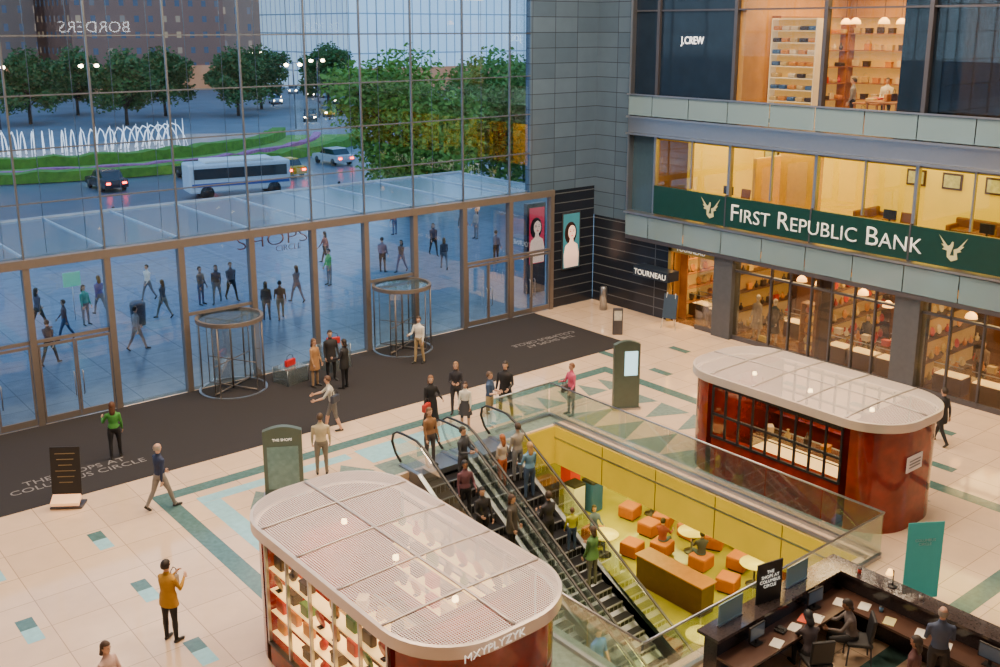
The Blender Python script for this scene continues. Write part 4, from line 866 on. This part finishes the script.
m=MB(); m.cbox(V((0,0,.55)),(.4,.12,1.1),0,bev=.02); o=m.obj('small_sign_pillar',dksteel,loc=(28.6,27.4,0),rot=-.7,label='short dark metal information pillar',cat='sign'); m=MB(); m.cbox(V((0,-.065,.8)),(.3,.01,.4)); m.obj('sign_face',pm('print_grey',(.5,.5,.45)),parent=o)
e=empty('easel_sign',(30.8,26.6,0),math.radians(-75),'dark chalkboard sign on a white easel','sign')
m=MB(); m.cbox(V((0,0,.95)),(.6,.03,1.0),0,rx=-.15); m.obj('board',pm('board_blue',(.03,.06,.11),.6),parent=e)
for s in (-1,1):
    m=MB(); m.tube([(s*.32,-.12,0),(s*.18,.08,1.5)],.018,6); m.obj('leg',white,parent=e)
m=MB(); m.tube([(0,.45,0),(0,.1,1.4)],.018,6); m.obj('leg',white,parent=e)
cb=glass('clear_box',(.88,.95,.98),.45,.0,.08,(.6,.75,.82),.12)
for x,y,h in ((17.7,31.0,.9),(15.8,30.7,.55)):
    e=empty('glass_display_box',(x,y,.012),.2,'low clear glass display plinth with steel edge','display'); m=MB(); m.cbox(V((0,0,h/2)),(.9,.8,h)); m.obj('glass_box',cb,parent=e)
    for a in (-.45,.45):
        for b in (-.4,.4):
            m=MB(); m.tube([(a,b,0),(a,b,h)],.012,6); m.obj('corner_post',steel,parent=e)
bag(15.8,30.7,.57,(.5,.015,.02),.3,.45,'large glossy red bag on glass display')
bag(17.7,31.0,.92,(.4,.02,.02),-.3,.5,'large dark red bag on glass display')
e=empty('banner_stand',(19.2,9.4,0),math.radians(-32),'teal fabric banner on a steel stand','banner'); m=MB(); m.cbox(V((0,0,1.12)),(.8,.015,1.75),0); m.obj('banner',pm('teal_banner',(.03,.34,.32),.6,0,.08,4,(.03,.38,.35),.2),parent=e)
m=MB(); m.cbox(V((0,0,.03)),(.8,.25,.05)); m.obj('base',steel,parent=e); m=MB(); m.tube([(0,.03,.03),(0,.03,2.0)],.015,6); m.obj('pole',steel,parent=e)
text('COLUMBUS\nCIRCLE',.45,(0,-.012,1.55),(1,0,0),(0,0,1),pm('banner_letter',(.3,.6,.58),.5),parent=e)
e=empty('sign_board',(15.3,10.45,1.185),math.radians(-12),'black sign board with white lettering on desk ledge','sign'); m=MB(); m.cbox(V((0,0,.42)),(.62,.03,.84),0); m.obj('board',black,parent=e)
text('THE\nSHOPS AT\nCOLUMBUS\nCIRCLE',.5,(0,-.02,.5),(1,0,0),(0,0,1),wl,parent=e,off=-.015)
for x,y,w_ in ((16.3,10.5,.7),(14.2,10.5,.7)):
    e=empty('counter_glass_screen',(x,y,1.185),0,'pale frosted glass screen on desk ledge','screen'); m=MB(); m.cbox(V((0,0,.22)),(w_,.02,.44)); m.obj('glass_panel',bandglass,parent=e); m=MB(); m.cbox(V((0,0,.01)),(w_,.06,.02)); m.obj('base',steel,parent=e)
# ------------------------------------------------------------------ security desk
e=empty('security_desk',(0,0,0),0,'dark granite curved security counter with raised ledge','desk')
m=MB(); m.box(13.6,17.8,10.3,10.6,0,1.12); m.box(17.5,17.8,5.5,10.3,0,1.12); m.obj('front_wall',granite,parent=e)
m=MB(); m.box(13.5,17.9,10.2,10.7,1.12,1.18); m.box(17.4,17.9,5.4,10.2,1.12,1.18); m.obj('ledge',pm('ledge_granite',(.045,.035,.035),.06,0,.6,25),parent=e)
m=MB(); m.box(13.6,17.5,9.7,10.3,.72,.77); m.box(16.9,17.5,5.5,9.7,.72,.77); m.obj('work_surface',pm('brown_top',(.07,.035,.025),.3),parent=e)
def mon(x,y,rz):
    mm=empty('computer_monitor',(x,y,.77),rz,'black flat computer monitor on security desk','monitor'); q=MB(); q.cbox(V((0,0,.26)),(.45,.04,.3),bev=.01); q.obj('screen',black,parent=mm); q=MB(); q.cbox(V((0,-.022,.26)),(.4,.005,.25)); q.obj('display',pm('screen_glow',(.03,.04,.05),.3,0,.4,8,(.12,.18,.25),.15),parent=mm); q=MB(); q.cbox(V((0,0,.06)),(.05,.04,.12)); q.cbox(V((0,0,.01)),(.22,.16,.02)); q.obj('stand',black,parent=mm)
mon(14.5,10.1,0); mon(17.2,7.0,-math.pi/2); mon(16.4,10.12,-.1)
for x,y,c in ((15.5,9.95,WH),(15.9,10.0,(.7,.1,.05)),(16.95,9.9,WH),(17.2,9.5,(.6,.6,.55)),(14.8,9.85,(.65,.65,.6)),(17.15,7.8,WH),(17.2,8.3,WH),(16.1,9.85,(.72,.7,.6)),(17.1,8.9,(.5,.45,.2))):
    m=MB(); m.cbox(V((0,0,.006)),(.3,.21,.012),rz=.3); m.obj('paper_sheets',pm('paper_%d'%int(c[1]*255),c,.7),loc=(x,y,.771),label='stack of paper sheets on security desk',cat='paper',group='papers on the desk')
e=empty('desk_telephone',(15.2,10.05,.771),.2,'black desk telephone with handset','telephone'); m=MB(); m.cbox(V((0,0,.03)),(.2,.2,.05),0,bev=.015,rx=.15); m.obj('body',black,parent=e); m=MB(); m.tube([(-.06,-.09,.08),(-.06,0,.095),(-.06,.09,.08)],.02,8); m.obj('handset',black,parent=e)
for x,y,z,c in ((17.6,9.9,1.185,(.6,.05,.03)),(17.65,8.6,1.185,WH),(17.3,9.2,.771,(.1,.25,.5))):
    m=MB(); m.rings([((0,0,0),.035,.035),((0,0,.1),.045,.045),((0,0,.105),.038,.038)],14); o=m.obj('paper_cup',pm('cup_%d'%int(c[2]*255),c,.4),loc=(x,y,z),label='small paper drinks cup on the security desk',cat='cup',group='cups on the desk'); m=MB(); m.rings([((0,0,.105),.047,.047),((0,0,.115),.04,.04)],14); m.obj('lid',black,parent=o)
e=empty('desk_lamp',(17.65,9.2,1.185),0,'small black desk lamp glowing warm','lamp'); m=MB(); m.rings([((0,0,0),.09,.09),((0,0,.02),.08,.08)],14); m.obj('base',black,parent=e); m=MB(); m.tube([(0,0,.02),(0,0,.35),(-.15,0,.42)],.012,6); m.obj('arm',black,parent=e); m=MB(); m.rings([((-.17,0,.33),.07,.07),((-.15,0,.43),.04,.04)],14); m.obj('lamp_shade',MATS['amber_shade'],parent=e)
chm=pm('office_black',(.012,.012,.015),.6)
c1=chair(15.35,9.35,0,math.radians(-30),chm,'black office chair behind security desk','desk chairs'); dup(c1,(16.55,9.2,0),math.radians(40)); dup(c1,(14.3,8.8,0),math.radians(20))
# ------------------------------------------------------------------ exterior
plaza=brick('plaza_paving',(.30,.38,.48),(.27,.35,.45),(.19,.25,.33),1.6,1.6,.02,.22,noise=.4)
w=MB(); w.box(-60,140,32.3,62,-.3,0); struct('floor.004',w,[plaza],'blue grey stone paving of the plaza')
w=MB(); w.box(-150,500,62,86,-.35,-.05); struct('floor.005',w,[pm('asphalt',(.11,.13,.17),.35,0,.3,.4)],'dark asphalt roadway')
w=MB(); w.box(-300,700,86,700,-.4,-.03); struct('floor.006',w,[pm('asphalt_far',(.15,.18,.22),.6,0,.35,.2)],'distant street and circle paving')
hedge=pm('hedge_green',(.09,.23,.02),.9,0,.6,2); lawn=pm('lawn',(.17,.32,.05),.9,0,.4,.8)
cx,cy=33,118
def ringseg(r0,r1,a0,a1,z0,z1,mt,name,lab,cat,k=40,bump=.0):
    m=MB(); vs=[];fs=[]
    for i in range(k+1):
        a=a0+(a1-a0)*i/k; b=random.uniform(-bump,bump)
        for r,z in ((r0,z0),(r0,z1+b),(r1,z1+b),(r1,z0)): vs.append((r*math.cos(a),r*math.sin(a),z))
    for i in range(k):
        for j in range(3): fs.append((i*4+j,i*4+j+1,i*4+j+5,i*4+j+4))
    m.raw(vs,fs); return m.obj(name,mt,loc=(cx,cy,0),label=lab,cat=cat)
A0,A1=math.radians(185),math.radians(330)
ringseg(33,34.5,A0,A1,0,.8,hedge,'hedge','curved clipped green hedge around fountain','hedge',60,.15)
ringseg(24.0,25.5,A0,A1,0,1.0,hedge,'hedge','inner curved clipped green hedge by fountain','hedge',60,.15)
ringseg(25.6,32.9,A0,A1,-.03,.1,lawn,'lawn','curved strip of lawn between hedges','lawn',60,.02)
ringseg(28.6,29.4,A0,A1,.1,.4,pm('flower_bed',(.45,.12,.3),.9,0,.7,4),'flower_bed','curved bed of pink flowers between hedges','flowers',60,.12)
ringseg(14,23,A0,A1,0,.4,pm('pool',(.45,.5,.55),.1,0,.3,1,(1,.75,.5),.15),'fountain_basin','curved stone fountain pool','fountain',50)
water=pm('water_jet',(.9,.95,1),.3,0,0,5,(.95,.92,.9),.9)
j=MB(); pts=[(0,0,.4),(0,.5,1.5),(0,1.3,2.5),(0,2.2,2.7),(0,3.1,2.0),(0,3.8,.5)]; j.tube(pts,[.02,.035,.045,.05,.06,.09],6)
jm=j.mesh([water])
for k in range(38):
    a=math.radians(198+k*2.5); add('fountain_jet',jm,(cx+21.5*math.cos(a),cy+21.5*math.sin(a),0),a+math.pi/2,label='white arching jet of fountain water',cat='fountain jet',group='fountain jets')
j=MB(); j.tube([(0,0,.4),(0,0,1.8),(0,0,2.6)],[.07,.05,.02],6); jm2=j.mesh([water])
for k in range(22):
    a=math.radians(205+k*5); add('fountain_jet',jm2,(cx+16*math.cos(a),cy+16*math.sin(a),0),a,label='upright white jet of fountain water',cat='fountain jet',group='upright fountain jets')
bark=pm('bark',(.06,.045,.035),.9)
def tree(x,y,h,rad,leaves,col,lab,grp=None,ls=.4,lo=.3):
    e=empty('tree',(x,y,-.03),random.random()*6,lab,'tree',grp); t=MB(); th=h*.38
    t.tube([(0,0,0),(.05,.05,th*.6),(0,.1,th),(.2,0,h*.7)],[h*.025,h*.02,h*.017,h*.006],8)
    bl=[]
    for k in range(22):
        a=k*2.4; f_=random.uniform(.3,1); q=V((math.cos(a)*rad*.72*f_,math.sin(a)*rad*.72*f_,h*random.uniform(lo,.88)*(1-.12*f_))); t.tube([(0,.05,th*random.uniform(.5,1)),V((0,0,th*.5))+q*.5,q],[h*.009,h*.006,h*.003],6); bl.append((q,rad*random.uniform(.22,.36)))
    bl.append((V((0,0,h*.85)),rad*.35)); t.obj('trunk',bark,parent=e)
    f=MB(); vs=[];fs=[]
    for i in range(leaves):
        q,r=random.choice(bl); d=V((random.gauss(0,1),random.gauss(0,1),random.gauss(0,1))).normalized()*r*random.uniform(.4,1.25); d.z*=.8
        c=q+d; u=V((random.gauss(0,1),random.gauss(0,1),random.gauss(0,.6))).normalized(); w_=u.cross(V((random.gauss(0,1),random.gauss(0,1),random.gauss(0,1)))).normalized(); s=ls*random.uniform(.6,1.2)
        o=len(vs); vs+=[c-u*s*.5,c+w_*s*.28,c+u*s*.5,c-w_*s*.28]; fs.append((o,o+1,o+2,o+3))
    f.raw(vs,fs); f.obj('foliage',pm('leaf_%d'%int(col[1]*255),col,.7,0,.7,.7),parent=e); return e
tree(38.5,56.5,10.5,6.2,19000,(.14,.28,.03),'large leafy street tree beside the road',ls=.42,lo=.2)
tree(48.6,59.5,10.2,5.9,18000,(.12,.25,.035),'broad leafy street tree with dense crown',ls=.42,lo=.18)
tree(57,67,9.8,4.8,10000,(.10,.22,.03),'medium leafy street tree by roadway',ls=.42,lo=.25)
tr_=tree(46,130,9.5,4.9,6500,(.055,.13,.025),'dark green tree beyond the fountain','trees around the circle',.6)
for x,y in ((55,140),(63,134),(71,143),(79,137),(37,139),(88,152),(27,146),(19,133),(11,142),(46,149)): dup(tr_,(x,y,-.03),random.random()*6)
def car(c,lab):
    e=empty('car',(0,0,-.05),0,lab,'car','cars on the roadway'); b=MB()
    b.prismx([(-2.25,.35),(2.25,.35),(2.28,.7),(2.1,.85),(1.1,.95),(-1.6,.98),(-2.2,.92),(-2.28,.6)],-.88,.88,0); b.obj('body',pm('car_%d_%d'%(int(c[0]*99),int(c[2]*99)),c,.25,.2),parent=e)
    g=MB(); g.prismx([(-1.65,.97),(1.1,.94),(.45,1.42),(-1.1,1.44)],-.76,.76,0); g.obj('cabin_glass',pm('car_glass',(.02,.03,.04),.08),parent=e)
    g=MB(); g.prismx([(-1.15,1.43),(.5,1.41),(.4,1.48),(-1.0,1.5)],-.72,.72,0); g.obj('roof',MATS['car_%d_%d'%(int(c[0]*99),int(c[2]*99))],parent=e)
    for sy in (-1.4,1.4):
        for sx in (-.8,.8):
            w_=MB(); w_.tube([(sx-.1,sy,.33),(sx+.1,sy,.33)],.33,16); w_.obj('wheel',black,parent=e)
    for s in (-.6,.6):
        l=MB(); l.cbox(V((s,2.28,.65)),(.3,.05,.15)); l.obj('headlight',pm('headlight_glow',(1,1,.9),.3,0,0,5,(1,.8,.5),35),parent=e)
        l=MB(); l.cbox(V((s,-2.28,.7)),(.3,.05,.15)); l.obj('tail_light',pm('taillight_glow',(1,.05,.02),.3,0,0,5,(1,.03,.01),25),parent=e)
    return e
cs=[car((.03,.03,.04),'black car on the roadway'),car((.7,.38,.01),'yellow taxi on the roadway'),car((.5,.52,.56),'silver car on the roadway'),car((.4,.02,.02),'dark red car on the roadway')]
pos=[(26,79,90),(72,117,240),(47,81,90),(60,82,270),(33.5,80,90),(72.5,126,250),(78,152,250),(68,111,240),(77,130,265),(70,101,240),(84,146,260),(83,134,240),(90,162,240),(75,98,150),(93,174,240),(65,90,235),(88,140,250),(78,112,240),(74,106,235),(79,122,240),(67,121,240),(40,77,90),(86,128,240),(82,160,250),(88,185,250),(82,104,240)]
for i,(x,y,a) in enumerate(pos):
    c=cs[i%4]
    if i<4: c.location=(x,y,-.05); c.rotation_euler=(0,0,math.radians(a-90))
    else: dup(c,(x,y,-.05),math.radians(a-90))
e=empty('city_bus',(32.5,70,-.05),math.radians(80),'white and blue city bus on the roadway','bus'); b=MB(); b.cbox(V((0,0,1.5)),(2.4,7.4,2.1),0,bev=.15); b.obj('body',pm('bus_white',(.6,.68,.76),.3),parent=e)
for s in (1,-1):
    b=MB(); b.cbox(V((1.21*s,0,1.85)),(.03,6.8,.75)); b.obj('side_window',MATS['car_glass'],parent=e); b=MB(); b.cbox(V((1.215*s,0,1.05)),(.02,7.1,.25)); b.obj('blue_stripe',pm('bus_blue',(.03,.1,.4),.3),parent=e)
b=MB(); b.cbox(V((0,0,2.65)),(2.0,5,.2),0,bev=.05); b.obj('roof_unit',white,parent=e)
for sy in (-2.4,2.5):
    for sx in (-1.05,1.05):
        w_=MB(); w_.tube([(sx-.15,sy,.5),(sx+.15,sy,.5)],.5,16); w_.obj('wheel',black,parent=e)
def lamp(x,y,h):
    e=empty('street_lamp',(x,y,-.05),0,'street lamp with bright twin heads','street lamp','street lamps'); m=MB(); m.tube([(0,0,0),(0,0,h)],[.12,.06],8); m.tube([(-.9,0,h-.3),(0,0,h),(.9,0,h-.3)],.04,6); m.obj('pole',dksteel,parent=e)
    for s in (-.9,.9):
        g=MB(); g.ell((s,0,h-.35),(.28,.28,.2),0,10,8); g.obj('lamp_head',pm('lamp_bulb',(1,1,1),.5,0,0,5,(1,.72,.4),35),parent=e)
    return e
l0=lamp(30,125,8)
for x,y in ((15,121),(40,124),(70,124),(75,147),(84,170),(60,112),(24,118)): dup(l0,(x,y,-.05))
m=MB(); m.rings([((0,0,0),.28,.28),((0,0,.85),.32,.32),((0,0,.95),.3,.3),((0,0,1.0),.2,.2)],16); m.obj('litter_bin',dksteel,loc=(14.3,41.0,0),label='round dark metal litter bin on plaza',cat='bin')
e=empty('newsstand_sign',(12.5,43.4,0),0,'green promotional sign board held above people','sign'); m=MB(); m.cbox(V((0,0,1.75)),(.7,.05,.6)); m.obj('board',pm('mint_board',(.1,.55,.42),.5,0,.05,5,(.1,.5,.4),.3),parent=e); m=MB(); m.tube([(0,0,0),(0,0,1.45)],.02,6); m.obj('pole',steel,parent=e)
def bol(x,y): 
    m=MB(); m.rings([((0,0,0),.14,.14),((0,0,.8),.12,.12),((0,0,.9),.08,.08)],12); return m.obj('bollard',dksteel,loc=(x,y,0),label='dark metal street bollard on plaza edge',cat='post',group='plaza bollards')
b0=bol(14,61.5)
for k in range(1,16): dup(b0,(14+k*2.6,61.5,0))
def bld(x0,x1,y0,y1,h,mt,lab):
    m=MB(); w_,d=(x1-x0),(y1-y0); m.box(0,w_,0,d,0,h); e=m.obj('building',mt,loc=(x0,y0,0),label=lab,cat='building')
    c=MB(); c.box(-.6,w_+.6,-.6,d+.6,h,h+1.5); c.obj('cornice',pm('cornice',(.3,.22,.2),.7),parent=e)
    b=MB(); b.box(-.3,w_+.3,-.3,0,0,4.5); b.obj('ground_storey',pm('ground_storey',(.14,.12,.12),.5,0,.8,.25,(1,.45,.12),.35),parent=e)
brk=brick('brick_facade',(.05,.07,.11),(1,.6,.2),(.36,.16,.11),.30,.33,.1,.6,scale=.11,wall=True,emis=.7,bias=-.65,noise=.1)
brk2=brick('brick_facade_pale',(.07,.09,.14),(1,.6,.25),(.46,.26,.19),.28,.34,.1,.6,scale=.1,wall=True,emis=.7,bias=-.6,noise=.1)
gls=brick('pale_glass_facade',(.50,.70,.85),(.58,.76,.88),(.36,.53,.66),.2,.36,.012,.3,scale=.1,wall=True,emis=.6,noise=.1)
bld(62,92,200,225,60,brk,'tall red brick apartment building with lit windows')
bld(93,108,205,235,80,brk2,'pale brick apartment building with lit windows')
bld(109,122,240,270,70,brk,'distant brick building along the street')
bld(42,60,215,240,90,brk2,'pale brick tower with rows of windows')
bld(100,160,165,200,90,gls,'pale blue glass tower behind trees')
bld(20,40,180,200,80,pm('dark_tower',(.06,.07,.10),.4),'dark tower beyond the circle')
# ------------------------------------------------------------------ lighting
wd=bpy.data.worlds.new('World'); SC.world=wd; wd.use_nodes=True; nt=wd.node_tree; bg=nt.nodes['Background']
tc=nt.nodes.new('ShaderNodeTexCoord'); sp=nt.nodes.new('ShaderNodeSeparateXYZ'); cr=nt.nodes.new('ShaderNodeValToRGB')
nt.links.new(tc.outputs['Generated'],sp.inputs[0]); nt.links.new(sp.outputs[2],cr.inputs[0]); nt.links.new(cr.outputs[0],bg.inputs[0])
cr.color_ramp.elements[0].color=(.46,.68,.88,1); cr.color_ramp.elements[1].color=(.16,.40,.76,1); bg.inputs[1].default_value=2.1
for x,y,en in ((6,24,2500),(6,14,2000),(16,26,2200),(16,15,1900),(25,24,2500),(25,14,2400),(20,6,1000)): area(x,y,19.5,5,5,en,(1,.75,.50))
# ------------------------------------------------------------------ camera
cam=bpy.data.cameras.new('Camera'); co=bpy.data.objects.new('Camera',cam); COL.objects.link(co); SC.camera=co
cam.sensor_width=36; cam.lens=1023/1000*36; cam.shift_y=-61/1000; cam.clip_end=2000
co.location=(0,0,12); yaw=math.radians(50.6); pt=math.radians(13.5)
d=V((math.cos(yaw)*math.cos(pt),math.sin(yaw)*math.cos(pt),-math.sin(pt)))
co.rotation_euler=d.to_track_quat('-Z','Y').to_euler()
